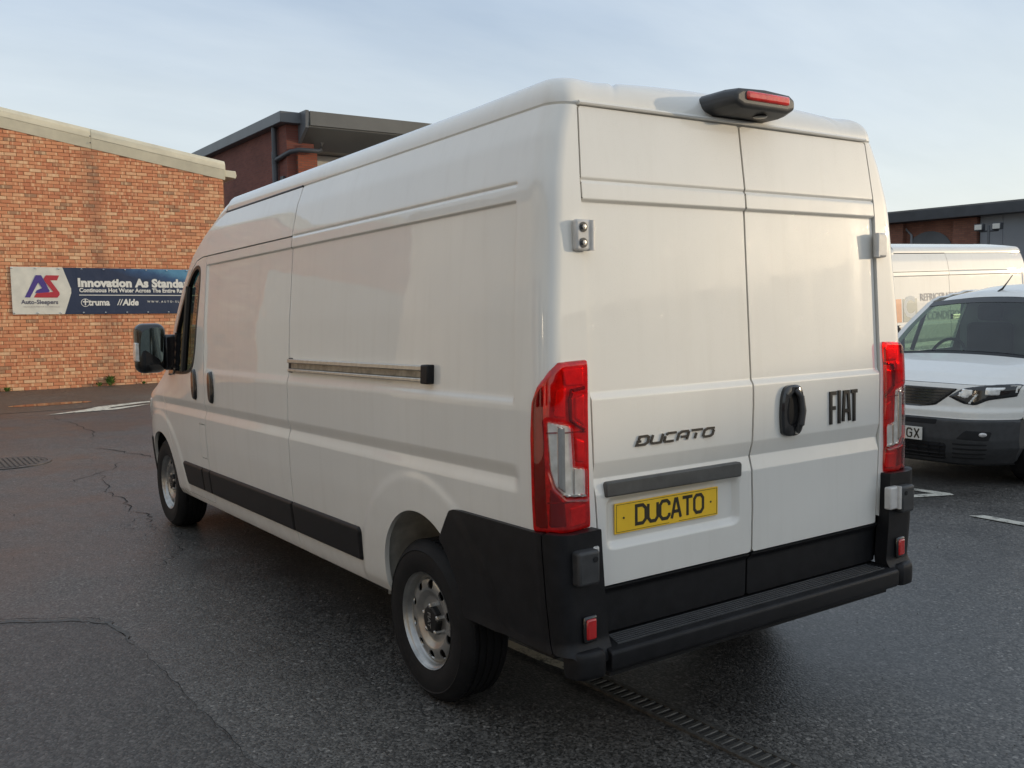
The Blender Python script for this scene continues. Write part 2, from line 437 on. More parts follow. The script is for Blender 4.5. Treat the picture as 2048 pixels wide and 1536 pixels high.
class MB:
    def __init__(self): self.v = []; self.f = []
    def add(self, vs, fs):
        k = len(self.v)
        self.v += [tuple(map(float, v)) for v in vs]
        self.f += [tuple(i + k for i in f) for f in fs]
        return self
    def box(self, x0, x1, y0, y1, z0, z1):
        return self.add([(x0, y0, z0), (x1, y0, z0), (x1, y1, z0), (x0, y1, z0), (x0, y0, z1), (x1, y0, z1), (x1, y1, z1), (x0, y1, z1)],
                        [(0, 3, 2, 1), (4, 5, 6, 7), (0, 1, 5, 4), (1, 2, 6, 5), (2, 3, 7, 6), (3, 0, 4, 7)])
    def prism(self, poly, fn, a, b):
        """poly: list of (p,q); fn(p,q,t) -> xyz; t from a to b"""
        n = len(poly)
        vs = [fn(p, q, a) for p, q in poly] + [fn(p, q, b) for p, q in poly]
        fs = [tuple(range(n))[::-1], tuple(range(n, 2 * n))] + [(i, (i + 1) % n, n + (i + 1) % n, n + i) for i in range(n)]
        return self.add(vs, fs)
    def tube(self, path, r, n=10, cap=True):
        path = [Vector(p) for p in path]
        rr = r if isinstance(r, (list, tuple)) else [r] * len(path)
        rings = []
        for i, p in enumerate(path):
            d = (path[min(i + 1, len(path) - 1)] - path[max(i - 1, 0)]).normalized()
            up = Vector((0, 0, 1)) if abs(d.z) < 0.9 else Vector((1, 0, 0))
            a = d.cross(up).normalized(); b = a.cross(d)
            rings.append([p + a * math.cos(2 * math.pi * k / n) * rr[i] + b * math.sin(2 * math.pi * k / n) * rr[i] for k in range(n)])
        vs = [v for r_ in rings for v in r_]
        fs = []
        for i in range(len(path) - 1):
            for k in range(n):
                fs.append((i * n + k, (i + 1) * n + k, (i + 1) * n + (k + 1) % n, i * n + (k + 1) % n))
        if cap:
            fs.append(tuple(range(n))); fs.append(tuple(range((len(path) - 1) * n, len(path) * n))[::-1])
        return self.add(vs, fs)
    def lathe(self, prof, fn, n=48):
        """prof: list of (r,t); fn(a,b,t) -> xyz with a,b in the disc plane"""
        m = len(prof)
        vs = []
        for k in range(n):
            c, s_ = math.cos(2 * math.pi * k / n), math.sin(2 * math.pi * k / n)
            vs += [fn(r * c, r * s_, t_) for r, t_ in prof]
        fs = [(k * m + i, ((k + 1) % n) * m + i, ((k + 1) % n) * m + i + 1, k * m + i + 1) for k in range(n) for i in range(m - 1)]
        return self.add(vs, fs)
    def grid(self, P):
        n, m = P.shape[:2]
        idx = np.arange(n * m).reshape(n, m)
        fs = np.stack([idx[:-1, :-1], idx[1:, :-1], idx[1:, 1:], idx[:-1, 1:]], -1).reshape(-1, 4)
        return self.add(P.reshape(-1, 3), fs.tolist())
    def build(self, name, mat, parent=None, smooth=None, bevel=0, seg=2, rake=False, angle=30):
        v = rk(self.v) if rake else self.v
        o = mesh_obj(name, v, self.f, mat, parent, smooth if smooth is not None else (35 if bevel else None))
        bm = bmesh.new(); bm.from_mesh(o.data)
        bmesh.ops.recalc_face_normals(bm, faces=bm.faces)
        bm.to_mesh(o.data); bm.free()
        if bevel:
            md = o.modifiers.new('bevel', 'BEVEL'); md.width = bevel; md.segments = seg; md.limit_method = 'ANGLE'; md.angle_limit = rad(angle)
        return o

def tag(o, label=None, cat=None, group=None, kind=None):
    if label: o['label'] = label
    if cat: o['category'] = cat
    if group: o['group'] = group
    if kind: o['kind'] = kind
    return o

def empty(name, loc=(0, 0, 0), rz=0.0):
    o = bpy.data.objects.new(name, None)
    o.location = loc; o.rotation_euler = (0, 0, rz); o.empty_display_size = 0.2
    COL.objects.link(o)
    return o

def copy_tree(o, parent=None):
    c = o.copy(); COL.objects.link(c); c.parent = parent
    for ch in list(o.children): copy_tree(ch, c)
    return c

def mirror_part(o, parent):
    c = o.copy(); COL.objects.link(c); c.parent = parent; c.scale = (-1, 1, 1)
    for ch in list(o.children):
        d = ch.copy(); COL.objects.link(d); d.parent = c
    return c

# signed distances ---------------------------------------------------
def sm(a, b, x):
    t_ = np.clip((x - a) / (b - a), 0, 1)
    return t_ * t_ * (3 - 2 * t_)
def sd_poly(X, Y, pts):
    pts = np.array(pts, float)
    d = np.full(X.shape, 1e9); sgn = np.ones(X.shape)
    n = len(pts); j = n - 1
    for i in range(n):
        ex, ey = pts[j] - pts[i]
        wx, wy = X - pts[i, 0], Y - pts[i, 1]
        t_ = np.clip((wx * ex + wy * ey) / (ex * ex + ey * ey + 1e-12), 0, 1)
        d = np.minimum(d, (wx - ex * t_) ** 2 + (wy - ey * t_) ** 2)
        c1 = Y >= pts[i, 1]; c2 = Y < pts[j, 1]; c3 = ex * wy > ey * wx
        flip = (c1 & c2 & c3) | (~c1 & ~c2 & ~c3)
        sgn = np.where(flip, -sgn, sgn)
        j = i
    return sgn * np.sqrt(d)
def sd_rbox(X, Y, x0, x1, y0, y1, r=0.0):
    cx, cy, hx, hy = (x0 + x1) / 2, (y0 + y1) / 2, (x1 - x0) / 2 - r, (y1 - y0) / 2 - r
    dx, dy = np.abs(X - cx) - hx, np.abs(Y - cy) - hy
    return np.hypot(np.maximum(dx, 0), np.maximum(dy, 0)) + np.minimum(np.maximum(dx, dy), 0) - r
def smooth_poly(pts, it=2):
    pts = [tuple(p_) for p_ in pts]
    for _ in range(it):
        q = []
        for i in range(len(pts)):
            a, b = np.array(pts[i]), np.array(pts[(i + 1) % len(pts)])
            q += [tuple(a * .75 + b * .25), tuple(a * .25 + b * .75)]
        pts = q
    return pts

def grid_normals(P):
    du = np.gradient(P, axis=0); dv = np.gradient(P, axis=1)
    N = np.cross(du, dv)
    return N / (np.linalg.norm(N, axis=2, keepdims=True) + 1e-12)

def clip_grid(P, N, S, rim):
    """cut the sheet P to S<0, turn its edge inwards by rim"""
    n, m = S.shape
    ins = S < 0
    cnt = ins[:-1, :-1].astype(int) + ins[1:, :-1] + ins[1:, 1:] + ins[:-1, 1:]
    vid = np.full((n, m), -1)
    ii, jj = np.nonzero(ins)
    vid[ii, jj] = np.arange(len(ii))
    V = [P[ii, jj]]
    NV = [N[ii, jj]]
    full = cnt == 4
    fi, fj = np.nonzero(full)
    faces = np.stack([vid[fi, fj], vid[fi + 1, fj], vid[fi + 1, fj + 1], vid[fi, fj + 1]], 1).tolist()
    extra, extran, key = [], [], {}
    base = len(ii)
    def cross(a, b):
        k = (a, b) if a < b else (b, a)
        if k in key: return key[k]
        s0, s1 = S[k[0]], S[k[1]]
        t_ = s0 / (s0 - s1)
        extra.append(P[k[0]] * (1 - t_) + P[k[1]] * t_)
        extran.append(N[k[0]] * (1 - t_) + N[k[1]] * t_)
        key[k] = base + len(extra) - 1
        return key[k]
    bed = []
    mi, mj = np.nonzero((cnt > 0) & (cnt < 4))
    for i, j in zip(mi.tolist(), mj.tolist()):
        c = [(i, j), (i + 1, j), (i + 1, j + 1), (i, j + 1)]
        poly = []; ex = en = None
        for k in range(4):
            a, b = c[k], c[(k + 1) % 4]
            if ins[a]: poly.append(int(vid[a]))
            if ins[a] != ins[b]:
                x = cross(a, b); poly.append(x)
                if ins[a]: ex = x
                else: en = x
        if len(poly) >= 3:
            faces.append(poly)
            if ex is not None and en is not None: bed.append((ex, en))
    V = np.concatenate(V + ([np.array(extra)] if extra else []))
    NV = np.concatenate(NV + ([np.array(extran)] if extra else []))
    if rim and bed:
        bv = sorted({k for e in bed for k in e})
        mp = {k: len(V) + q for q, k in enumerate(bv)}
        V = np.concatenate([V, V[bv] - NV[bv] * rim])
        faces += [(a, b, mp[b], mp[a])[::-1] for a, b in bed]
    return V, faces

def panel(name, fn, us, vs, sdf, mat, parent, outward, off=0.0, edge=0.0, rim=0.02, rake=True, smooth=32):
    U, Vv = np.meshgrid(us, vs, indexing='ij')
    P = fn(U, Vv)
    N = grid_normals(P)
    O = outward(P)
    flip = np.mean(np.sum(N * O, 2)) < 0
    if flip: N = -N
    S = sdf(U, Vv)
    if off:
        o_ = off
        if edge:
            d = np.clip(-S / edge, 0, 1)
            o_ = (off * np.sqrt(1 - (1 - d) ** 2))[..., None]
        P = P + N * o_
    V, F = clip_grid(P, N, S, rim + off)
    if flip: F = [tuple(f)[::-1] for f in F]
    if rake: V = rk(V)
    return mesh_obj(name, V, F, mat, parent, smooth)

def text_mesh(body, size=1.0, offset=0.0, extrude=0.0, spacing=1.0, align='LEFT', res=3):
    cu = bpy.data.curves.new('txt', 'FONT')
    cu.body = body; cu.size = size; cu.offset = offset; cu.extrude = extrude; cu.space_character = spacing; cu.align_x = align
    cu.resolution_u = res
    o = bpy.data.objects.new('txt', cu)
    COL.objects.link(o)
    dg = bpy.context.evaluated_depsgraph_get()
    me = bpy.data.meshes.new_from_object(o.evaluated_get(dg))
    v = np.array([tuple(x.co) for x in me.vertices]).reshape(-1, 3)
    f = [tuple(p_.vertices) for p_ in me.polygons]
    bpy.data.objects.remove(o); bpy.data.meshes.remove(me); bpy.data.curves.remove(cu)
    return v, f

def stroke_poly(path, t_, closed=False):
    """flat ribbon of width t_ along a 2-D path, mitred"""
    P = [np.array(p_, float) for p_ in path]
    n = len(P); L, Rr = [], []
    for i in range(n):
        a = P[(i - 1) % n] if (closed or i > 0) else None
        b = P[(i + 1) % n] if (closed or i < n - 1) else None
        d1 = (P[i] - a) / np.linalg.norm(P[i] - a) if a is not None else None
        d2 = (b - P[i]) / np.linalg.norm(b - P[i]) if b is not None else None
        if d1 is None: d1 = d2
        if d2 is None: d2 = d1
        n1 = np.array([-d1[1], d1[0]]); n2 = np.array([-d2[1], d2[0]])
        mt = n1 + n2; mt /= np.linalg.norm(mt)
        k = t_ / 2 / max(0.35, mt @ n1)
        L.append(P[i] + mt * k); Rr.append(P[i] - mt * k)
    segs = []
    for i in range(n if closed else n - 1):
        j = (i + 1) % n
        segs.append([L[i], L[j], Rr[j], Rr[i]])
    return segs

LETTERS = {
    'D': [([(0, 0), (0, 1), (.62, 1), (.9, .8), (.9, .2), (.62, 0)], True)],
    'U': [([(0, 1), (0, .2), (.22, 0), (.68, 0), (.9, .2), (.9, 1)], False)],
    'C': [([(.9, .72), (.9, .85), (.68, 1), (.22, 1), (0, .8), (0, .2), (.22, 0), (.68, 0), (.9, .15), (.9, .28)], False)],
    'A': [([(0, -.08), (.37, 1.0), (.53, 1.0), (.90, -.08)], False), ([(.16, .3), (.74, .3)], False)],
    'T': [([(-.05, 1), (.95, 1)], False), ([(.45, 1), (.45, -.06)], False)],
    'O': [([(.22, 0), (0, .2), (0, .8), (.22, 1), (.68, 1), (.9, .8), (.9, .2), (.68, 0)], True)],
    'G': [([(.9, .75), (.9, .85), (.68, 1), (.22, 1), (0, .8), (0, .2), (.22, 0), (.68, 0), (.9, .15), (.9, .5), (.5, .5)], False)],
    'X': [([(0, -.06), (.9, 1.06)], False), ([(0, 1.06), (.9, -.06)], False)],
    'F': [([(0, -.08), (0, 1), (.9, 1)], False), ([(0, .48), (.75, .48)], False)],
    'I': [([(.3, -.08), (.3, 1.08)], False)],
}
LETTERS_ITALIC = {
    'D': [([(.05, .62), (.05, .98), (.75, 1), (1, .8), (1, .2), (.75, 0), (0, 0), (0, .42), (.3, .42)], False)],
    'U': [([(0, 1), (0, .2), (.2, 0), (1, 0), (1, 1)], False)],
    'C': [([(.05, .85), (.2, 1), (1, 1)], False), ([(0, .66), (0, .15), (.15, 0), (.95, 0)], False)],
    'A': [([(0, -.05), (0, .75), (.25, 1), (.85, 1), (1, .8), (1, -.05)], False), ([(.35, .36), (1, .36)], False)],
    'T': [([(-.05, 1), (1.05, 1)], False), ([(.5, .62), (.5, -.05)], False)],
    'O': [([(1, .98), (.25, 1), (0, .8), (0, .2), (.2, 0), (.8, 0), (1, .2), (1, .76)], False)],
}
def letter_mb(ch, font, w, h, t_, fn, depth, shear=0.0):
    mb = MB()
    for path, closed in font[ch]:
        pp = [(x * w + shear * y * h, y * h) for x, y in path]
        for seg in stroke_poly(pp, t_, closed):
            mb.prism([tuple(q) for q in seg], fn, 0.0, depth)
    return mb

# ------------------------------------------------------------------ GROUND
def sheet(name, pts, z, mat, kind='structure', parent=None):
    o = mesh_obj(name, [(x, y, z) for x, y in pts], [tuple(range(len(pts)))], mat, parent)
    if o.data.polygons[0].normal.z < 0: o.data.flip_normals()
    if kind: o['kind'] = kind
    return o
ground = sheet('ground', [(-400, -400), (400, -400), (400, 400), (-400, 400)], 0.0, M['asphalt'])

def wobble(pts, amp, sub, seed):
    rr = random.Random(seed); out = []
    for i in range(len(pts) - 1):
        a, b = np.array(pts[i]), np.array(pts[i + 1])
        d = (b - a); nrm = np.array([-d[1], d[0]]) / (np.linalg.norm(d) + 1e-9)
        for k in range(sub):
            out.append(a + d * k / sub + nrm * rr.uniform(-amp, amp) * (0 if (i == 0 and k == 0) else 1))
    out.append(np.array(pts[-1]))
    return out
def strip(name, path, w, z, mat, parent, seed=1, taper=True):
    rr = random.Random(seed)
    vs, fs = [], []
    n = len(path)
    for i, p_ in enumerate(path):
        d = path[min(i + 1, n - 1)] - path[max(i - 1, 0)]
        nn = np.array([-d[1], d[0]]) / (np.linalg.norm(d) + 1e-9)
        k = w * rr.uniform(0.08, 0.55) * (min(1, 4 * min(i, n - 1 - i) / n + 0.08) if taper else 1)
        vs += [(*(p_ + nn * k / 2), z), (*(p_ - nn * k / 2), z)]
    for i in range(n - 1): fs.append((2 * i, 2 * i + 1, 2 * i + 3, 2 * i + 2))
    return mesh_obj(name, vs, fs, mat, parent)
cracks = [
    ([(-.93, 8.3), (-.95, 7.7), (-1.09, 6.8), (-1.07, 6.3), (-1.11, 5.84), (-1.05, 5.5), (-1.11, 5.16), (-1.16, 4.79)], .022),
    ([(-1.09, 4.46), (-1.13, 4.25), (-1.25, 4.05), (-1.40, 3.80)], .020),
    ([(-1.42, 7.4), (-1.1, 7.75), (-.75, 8.15), (-.55, 8.6)], .022),
    ([(-1.10, 5.5), (-1.26, 5.3), (-1.30, 5.0)], .015),
    ([(-1.13, 5.05), (-1.02, 4.75), (-1.04, 4.55)], .015),
    ([(-.62, 9.9), (-.38, 9.2), (-.2, 8.55)], .045),
    ([(-.5, 14.0), (-.35, 12.9), (-.32, 11.5), (-.5, 10.6)], .03),
    ([(-2.9, 9.0), (-2.2, 8.1), (-1.9, 7.2)], .02),
]
for i, (pts, w) in enumerate(cracks):
    strip('crack', wobble(pts, 0.045, 6, i), w, 0.0035, M['crack'], ground, i)
# reinstatement patch, lower left, with its paler raised edge
patch = sheet('asphalt_patch', [(-5.5, 3.9), (-3.4, 3.65), (-2.36, 3.24), (-2.0, 3.0), (-1.88, 2.86), (-1.85, 2.5), (-1.82, 1.8), (-1.79, .9), (-1.77, -.5), (-1.75, -3.5), (-5.5, -3.5)], 0.004, M['asphalt_patch'])
strip('repair_edge', wobble([(-3.4, 3.66), (-2.36, 3.25), (-1.99, 3.01), (-1.87, 2.85), (-1.85, 2.45)], .02, 8, 31), 0.10, 0.007, M['seam_light'], ground, 31)
strip('crack', wobble([(-2.9, 3.50), (-2.36, 3.29), (-1.98, 3.05), (-1.86, 2.88)], .012, 8, 32), 0.018, 0.009, M['crack'], ground, 32)
strip('crack', wobble([(-1.855, 2.6), (-1.82, 1.8), (-1.79, .9), (-1.77, -.3)], .012, 14, 33), 0.009, 0.009, M['crack'], ground, 33)
wall_strip = sheet('pavement', [(-14, 15.25), (8.5, 14.9), (8.5, 19.8), (-14, 20.2)], 0.004, M['asphalt_strip'])
# painted lines
def mark(name, pts, label, mat='line_paint', z=0.008):
    o = sheet(name, pts, z, M[mat], None)
    tag(o, label, 'road marking')
    return o
mark('painted_line', [(-.40, 1.60), (-.34, 1.60), (-.30, 1.05), (-.275, .90), (-.335, .882), (-.365, 1.06)], 'cream painted bay line under the big white van beside its rear wheel')
mark('painted_line', [(3.97, 1.47), (4.07, 1.40), (4.07, -1.5), (3.97, -1.5)], 'white painted line running right, in front of the small white van', 'line_worn')
mark('painted_marking', [(4.15, 2.16), (4.60, 1.96), (4.64, 2.02), (4.58, 2.5), (4.50, 2.5), (4.53, 2.10), (4.20, 2.24)], 'pointed white bay marking below the bumper of the small white van', 'line_worn')
arrow = [(-.50, 14.28), (.1, 14.38), (.62, 14.40), (1.0, 14.7), (1.3, 14.95), (.95, 14.83), (.50, 14.62), (.62, 14.85), (1.25, 15.25), (2.6, 15.6), (2.6, 15.75), (1.2, 15.45), (.45, 15.1), (.15, 14.72), (-.1, 14.55)]
mark('painted_arrow', arrow, 'worn cream arrow painted on the asphalt before the brick wall', 'line_paint')
pd = sheet('puddle', smooth_poly([(-.75, 16.05), (-.2, 15.95), (.35, 16.0), (.62, 16.2), (.3, 16.45), (-.3, 16.5), (-.85, 16.35)]), 0.008, M['water'], 'structure')

# loose grit swept over the yard
gv, gf = [], []
for k in range(2600):
    x, y = random.uniform(-4.2, 5.0), random.uniform(-2.4, 9.5)
    r_ = random.uniform(.0015, .005) * (1.6 if random.random() < .06 else 1)
    a = random.uniform(0, 6.28); n0 = len(gv)
    gv += [(x + r_ * math.cos(a + i * 2.09) * random.uniform(.7, 1.3), y + r_ * math.sin(a + i * 2.09) * random.uniform(.7, 1.3), .003) for i in range(3)] + [(x, y, .003 + r_ * 1.1)]
    gf += [(n0, n0 + 1, n0 + 3), (n0 + 1, n0 + 2, n0 + 3), (n0 + 2, n0, n0 + 3)]
grit = mesh_obj('grit', gv, gf, M['seam_light'])
tag(grit, 'loose pale grit scattered over the asphalt yard', 'grit', kind='stuff')

# slot drain -----------------------------------------------------------
dr = empty('slot_drain', (-0.275, 0, 0))
tag(dr, 'narrow slotted metal drain grate running from under the van bumper towards the viewer', 'drain')
mb = MB(); mb.box(-.062, -.042, -3.2, .865, -.05, 0.011); mb.build('side_rail', M['grate'], dr)
mb = MB(); mb.box(.042, .062, -3.2, .865, -.05, 0.011); mb.build('side_rail', M['grate'], dr)
mb = MB(); mb.box(-.05, .05, -3.2, .865, -.05, 0.0045); mb.build('channel', M['crack'], dr)
bar0 = MB().box(-.0425, .0425, -.0105, .0105, -.01, .0095).build('bar', M['grate'], dr, bevel=.003)
bar0.location = (0, -3.17, 0)
for k in range(1, 95):
    c = bar0.copy(); COL.objects.link(c); c.parent = dr; c.location = (0, -3.17 + k * .0425, 0)
dr.rotation_euler = (0, 0, rad(2.0))

# manhole cover ----------------------------------------------------------
mh = empty('manhole_cover', (-1.62, 9.28, 0))
tag(mh, 'round cast iron manhole cover with raised studs, left edge of the yard', 'manhole')
MB().lathe([(.44, .002), (.44, .010), (.40, .012), (.395, .004)], lambda a, b, t_: (a, b, t_), 40).build('frame', M['iron'], mh, smooth=30)
MB().lathe([(.392, .003), (.388, .009), (0, .009)], lambda a, b, t_: (a, b, t_), 40).build('plate', M['iron'], mh, smooth=30)
stud = MB().box(-.02, .02, -.012, .012, .008, .016).build('stud', M['iron'], mh, bevel=.003)
first = True
for i in range(-7, 8):
    for j in range(-7, 8):
        x, y = i * .05, j * .05
        if math.hypot(x, y) > .36: continue
        c = stud if first else stud.copy()
        if not first: COL.objects.link(c); c.parent = mh
        first = False
        c.location = (x, y, 0); c.rotation_euler = (0, 0, rad(45 if (i + j) % 2 else -45))

# ------------------------------------------------------------------ BRICK WORKSHOP (left)
def wl_(s, h, d=0.0):
    """wall coordinates: along, up, out of the wall"""
    p_ = WA + WT * s + WNn * d
    return (p_[0], p_[1], h + SHEAR * s)
S0, S1 = -16.0, 4.86
RIDGE = -5.4
def verge(s): return 5.545 - 0.1625 * s if s > RIDGE else 5.545 - 0.1625 * RIDGE - 0.1625 * (RIDGE - s)
GB0 = -1.35          # real bricks from here to the corner
ws = empty('brick_workshop', (0, 0, 0))
tag(ws, 'orange multicoloured brick workshop gable with cream verge trim, sunlit, at the left', 'building')
mb = MB()
mb.prism([(S0, -.1), (GB0, -.1), (GB0, verge(GB0)), (RIDGE, verge(RIDGE)), (S0, verge(S0))], lambda p_, q, t_: wl_(p_, q, t_), 0.0, -0.3)
mb.build('wall', M['brick_flat'], ws)
mb = MB()
mb.prism([(GB0, -.1), (S1 - .004, -.1), (S1 - .004, verge(S1)), (GB0, verge(GB0))], lambda p_, q, t_: wl_(p_, q, t_), -0.011, -0.3)
mb.build('mortar_bed', M['mortar'], ws)
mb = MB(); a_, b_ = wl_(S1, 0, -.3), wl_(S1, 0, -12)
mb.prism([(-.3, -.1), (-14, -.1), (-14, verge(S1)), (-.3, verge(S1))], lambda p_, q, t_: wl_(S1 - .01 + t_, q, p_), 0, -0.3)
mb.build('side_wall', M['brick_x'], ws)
# bricks
bm0 = MB().box(-.1075, .1075, 0, .05, -.0325, .0325)
brick_me = bm0.build('brick', M['brick'], ws)
bm = bmesh.new(); bm.from_mesh(brick_me.data)
bmesh.ops.bevel(bm, geom=[e for e in bm.edges if abs(e.verts[0].co.y) < 1e-6 and abs(e.verts[1].co.y) < 1e-6], offset=.005, segments=1, affect='EDGES')
bm.to_mesh(brick_me.data); bm.free()
half_data = brick_me.data.copy()
for v in half_data.vertices: v.co.x *= 0.4767
yaw = math.atan2(WT[1], WT[0])
slots = []
rows = int(6.0 / BH)
for r_ in range(0, rows):
    par = 0.5 if (r_ % 2) else 0.0
    k0 = math.floor(GB0 / BW + par); k1 = math.ceil(S1 / BW + par)
    for k in range(k0, k1 + 1):
        sL, sR = (k - par) * BW, (k + 1 - par) * BW
        h_ = (r_ + .5) * BH + .005
        full = True
        if sR > S1 + .01:
            if S1 - sL < .09: continue
            full = False
        if sL < GB0 - .02: 
            if sR - GB0 < .09: continue
            full = None
        c = (sL + sR) / 2 + .005
        if full is False: c = sL + .005 + .055
        if full is None: c = sR - .055
        if h_ + .03 > verge(c) - .02 : continue
        slots.append((c, h_, full is True))
banner_box = (0.30, 3.75, 1.58, 2.63)
def prio(sl):
    s_, h_, _f = sl
    hid = banner_box[0] < s_ < banner_box[1] and banner_box[2] < h_ < banner_box[3]
    return (100 if hid else 0) + (50 if s_ > 3.0 and h_ < 2.2 else 0) + (60 if s_ < 0.2 else 0) + abs(s_ - 1.6) * .6 + abs(h_ - 1.2) * 1.0
order = sorted(range(len(slots)), key=lambda i: prio(slots[i]))
single = set(order[:300])
jv, jf = [], []
bvs = np.array([tuple(v.co) for v in brick_me.data.vertices]); bfs = [tuple(p_.vertices) for p_ in brick_me.data.polygons]
first = True
for i, (c, h_, full) in enumerate(slots):
    dpt = random.uniform(-.0035, .0035); tilt = random.uniform(-.006, .006); dz = random.uniform(-.0015, .0015)
    px, py, pz = wl_(c, h_ + dz, dpt)
    if i in single:
        o = brick_me if (first and full) else bpy.data.objects.new('brick', brick_me.data if full else half_data)
        if o is not brick_me: COL.objects.link(o); o.parent = ws
        else: first = False
        o.location = (px, py, pz); o.rotation_euler = (0, tilt + 0.0133, yaw)
    else:
        v = bvs.copy()
        if not full: v[:, 0] *= .4767
        v[:, 2] += v[:, 0] * (SHEAR - tilt)
        cx, sx = math.cos(yaw), math.sin(yaw)
        w_ = np.stack([px + v[:, 0] * cx - v[:, 1] * sx * -1 * 0 - v[:, 1] * sx, py + v[:, 0] * sx + v[:, 1] * cx, pz + v[:, 2]], 1)
        k = len(jv) * len(bvs)
        jv.append(w_); jf += [tuple(q + k for q in f) for f in bfs]
# box front (y=0) must face out of the wall: local +y points into the wall is handled by flipping
jo = mesh_obj('brick_field', np.concatenate(jv), jf, M['brick'], ws)
jo['kind'] = 'stuff'
for me_ in (brick_me.data, half_data, jo.data):
    pass
# verge trim, its joint cover and the gutter end
def vtrim(s_a, s_b, name, d0, d1, h0, h1, mat):
    m_ = MB()
    m_.prism([(s_a, verge(s_a) + h0), (s_b, verge(s_b) + h0), (s_b, verge(s_b) + h1), (s_a, verge(s_a) + h1)], lambda p_, q, t_: wl_(p_, q, t_), d0, d1)
    return m_.build(name, mat, ws, bevel=.006)
for a, b in ((2.02, S1 + .03), (-1.6, 2.015), (RIDGE, -1.605)):
    m_ = MB()
    m_.prism([(.012, -.055), (.062, .16), (-.3, .16), (-.3, -.055)], lambda p_, q, t_: wl_(t_, verge(t_) + q, p_), a, b)
    m_.build('verge_board', M['cream'], ws, bevel=.004)
    m_ = MB()
    m_.prism([(.064, .165), (.060, .29), (.01, .37), (-.35, .37), (-.35, .165)], lambda p_, q, t_: wl_(t_, verge(t_) + q, p_), a, b)
    m_.build('verge_cap', M['cream'], ws, bevel=.006)
for hh in (.06, .20):
    x, y, z = wl_(2.0, verge(2.0) + hh, .058)
    MB().lathe([(.014, 0), (.014, .006), (0, .008)], lambda a, b, t_: (x + a, y - t_, z + b), 10).build('rivet', M['grey_dark'], ws)
m_ = MB()
m_.prism([(S1 + .035, verge(S1) - .10 + .12), (S1 + .28, verge(S1) - .13 + .12), (S1 + .30, verge(S1) - .06 + .12), (S1 + .28, verge(S1) + .10 + .06), (S1 + .035, verge(S1) + .11 + .06)], lambda p_, q, t_: wl_(p_, q, t_), .02, -9.0)
m_.build('gutter', M['cream'], ws, bevel=.01)
m_ = MB()
m_.add([wl_(RIDGE, verge(RIDGE) + .36, -.1), wl_(S1 + .05, verge(S1) + .36, -.1), wl_(S1 + .05, verge(S1) + .36, -14), wl_(RIDGE, verge(RIDGE) + .36, -14)], [(0, 1, 2, 3)])
m_.add([wl_(RIDGE, verge(RIDGE) + .36, -.1), wl_(S0, verge(S0) + .36, -.1), wl_(S0, verge(S0) + .36, -14), wl_(RIDGE, verge(RIDGE) + .36, -14)], [(0, 1, 2, 3)])
m_.build('roof', M['roof_sheet'], ws)
m_ = MB()
m_.prism([(S0, verge(S0) - .05), (RIDGE, verge(RIDGE) - .05), (RIDGE, verge(RIDGE) + .34), (S0, verge(S0) + .34)], lambda p_, q, t_: wl_(p_, q, t_), -.3, .055)
m_.build('verge_board', M['cream'], ws)
m_ = MB()
m_.prism([(-11.2, 0), (-6.5, 0), (-6.5, 3.6), (-11.2, 3.6)], lambda p_, q, t_: wl_(p_, q, t_), .04, -.02)
m_.build('roller_shutter', M['shutter'], ws)

# weeds along the wall foot
def weed(name, s_, n, r_, hgt, label):
    m_ = MB()
    for k in range(n):
        a = random.uniform(0, 2 * math.pi); l_ = r_ * random.uniform(.5, 1.1); hh = hgt * random.uniform(.4, 1.1)
        bx, by, bz = wl_(s_ + random.uniform(-.03, .03), 0, .05)
        bz = 0.004
        tip = (bx + math.cos(a) * l_, by - abs(math.sin(a)) * l_ * .8, bz + hh)
        mid = (bx + math.cos(a) * l_ * .5, by - abs(math.sin(a)) * l_ * .4, bz + hh * .8)
        w_ = random.uniform(.012, .03)
        px, py = -math.sin(a) * w_, math.cos(a) * w_
        m_.add([(bx, by, bz), (mid[0] + px, mid[1] + py, mid[2]), tip, (mid[0] - px, mid[1] - py, mid[2] - .004)], [(0, 1, 2, 3)])
    o = m_.build(name, M['leaf'], None)
    tag(o, label, 'weed', 'weeds along the wall foot')
weed('weed', 2.15, 46, .14, .22, 'largest green weed growing at the foot of the brick wall below the grimy streak')
weed('weed', 1.93, 18, .07, .09, 'tiny weed just left of the large one at the wall foot')
weed('weed', .12, 22, .10, .09, 'low weed at the wall foot by the left edge of the picture')
weed('weed', 2.86, 14, .06, .06, 'small weed at the wall foot close to the big van mirror')

# banner -----------------------------------------------------------------
bn = empty('banner', wl_(2.0, 1.6, .02))
tag(bn, 'navy and white advertising banner tied to the orange brick wall', 'banner')
bl = Vector(bn.location)
def ban(name, poly, d, mat, parent=bn):
    vs = [Vector(wl_(p_, q, d)) - bl for p_, q in poly]
    o = mesh_obj(name, vs, [tuple(range(len(vs)))], mat, parent)
    return o
BL, BR, BB, BT = .325, 4.62, 1.611, 2.606
def ban_sheet(name, sa, sb, mat):
    n, m_ = 60, 12
    us = np.linspace(0, 1, n); vs = np.linspace(0, 1, m_)
    P = np.zeros((n, m_, 3))
    for i, u in enumerate(us):
        for j, v in enumerate(vs):
            h_ = BB + (BT - BB) * v
            a, b = sa(v), sb(v)
            s_ = a + (b - a) * u
            P[i, j] = Vector(wl_(s_, h_, .030 + .003 * math.sin(s_ * 9 + v * 5) * math.sin(v * 3.1) + .0015 * math.sin(s_ * 23 + 9 * v))) - bl
    o = MB().grid(P).build(name, mat, bn, smooth=40)
    return o
arw = lambda v: 1.317 + .165 * (1 - abs(v - .5) * 2)
ban_sheet('white_field', lambda v: BL, arw, M['ban_white'])
ban_sheet('navy_field', arw, lambda v: BR, M['ban_navy'])
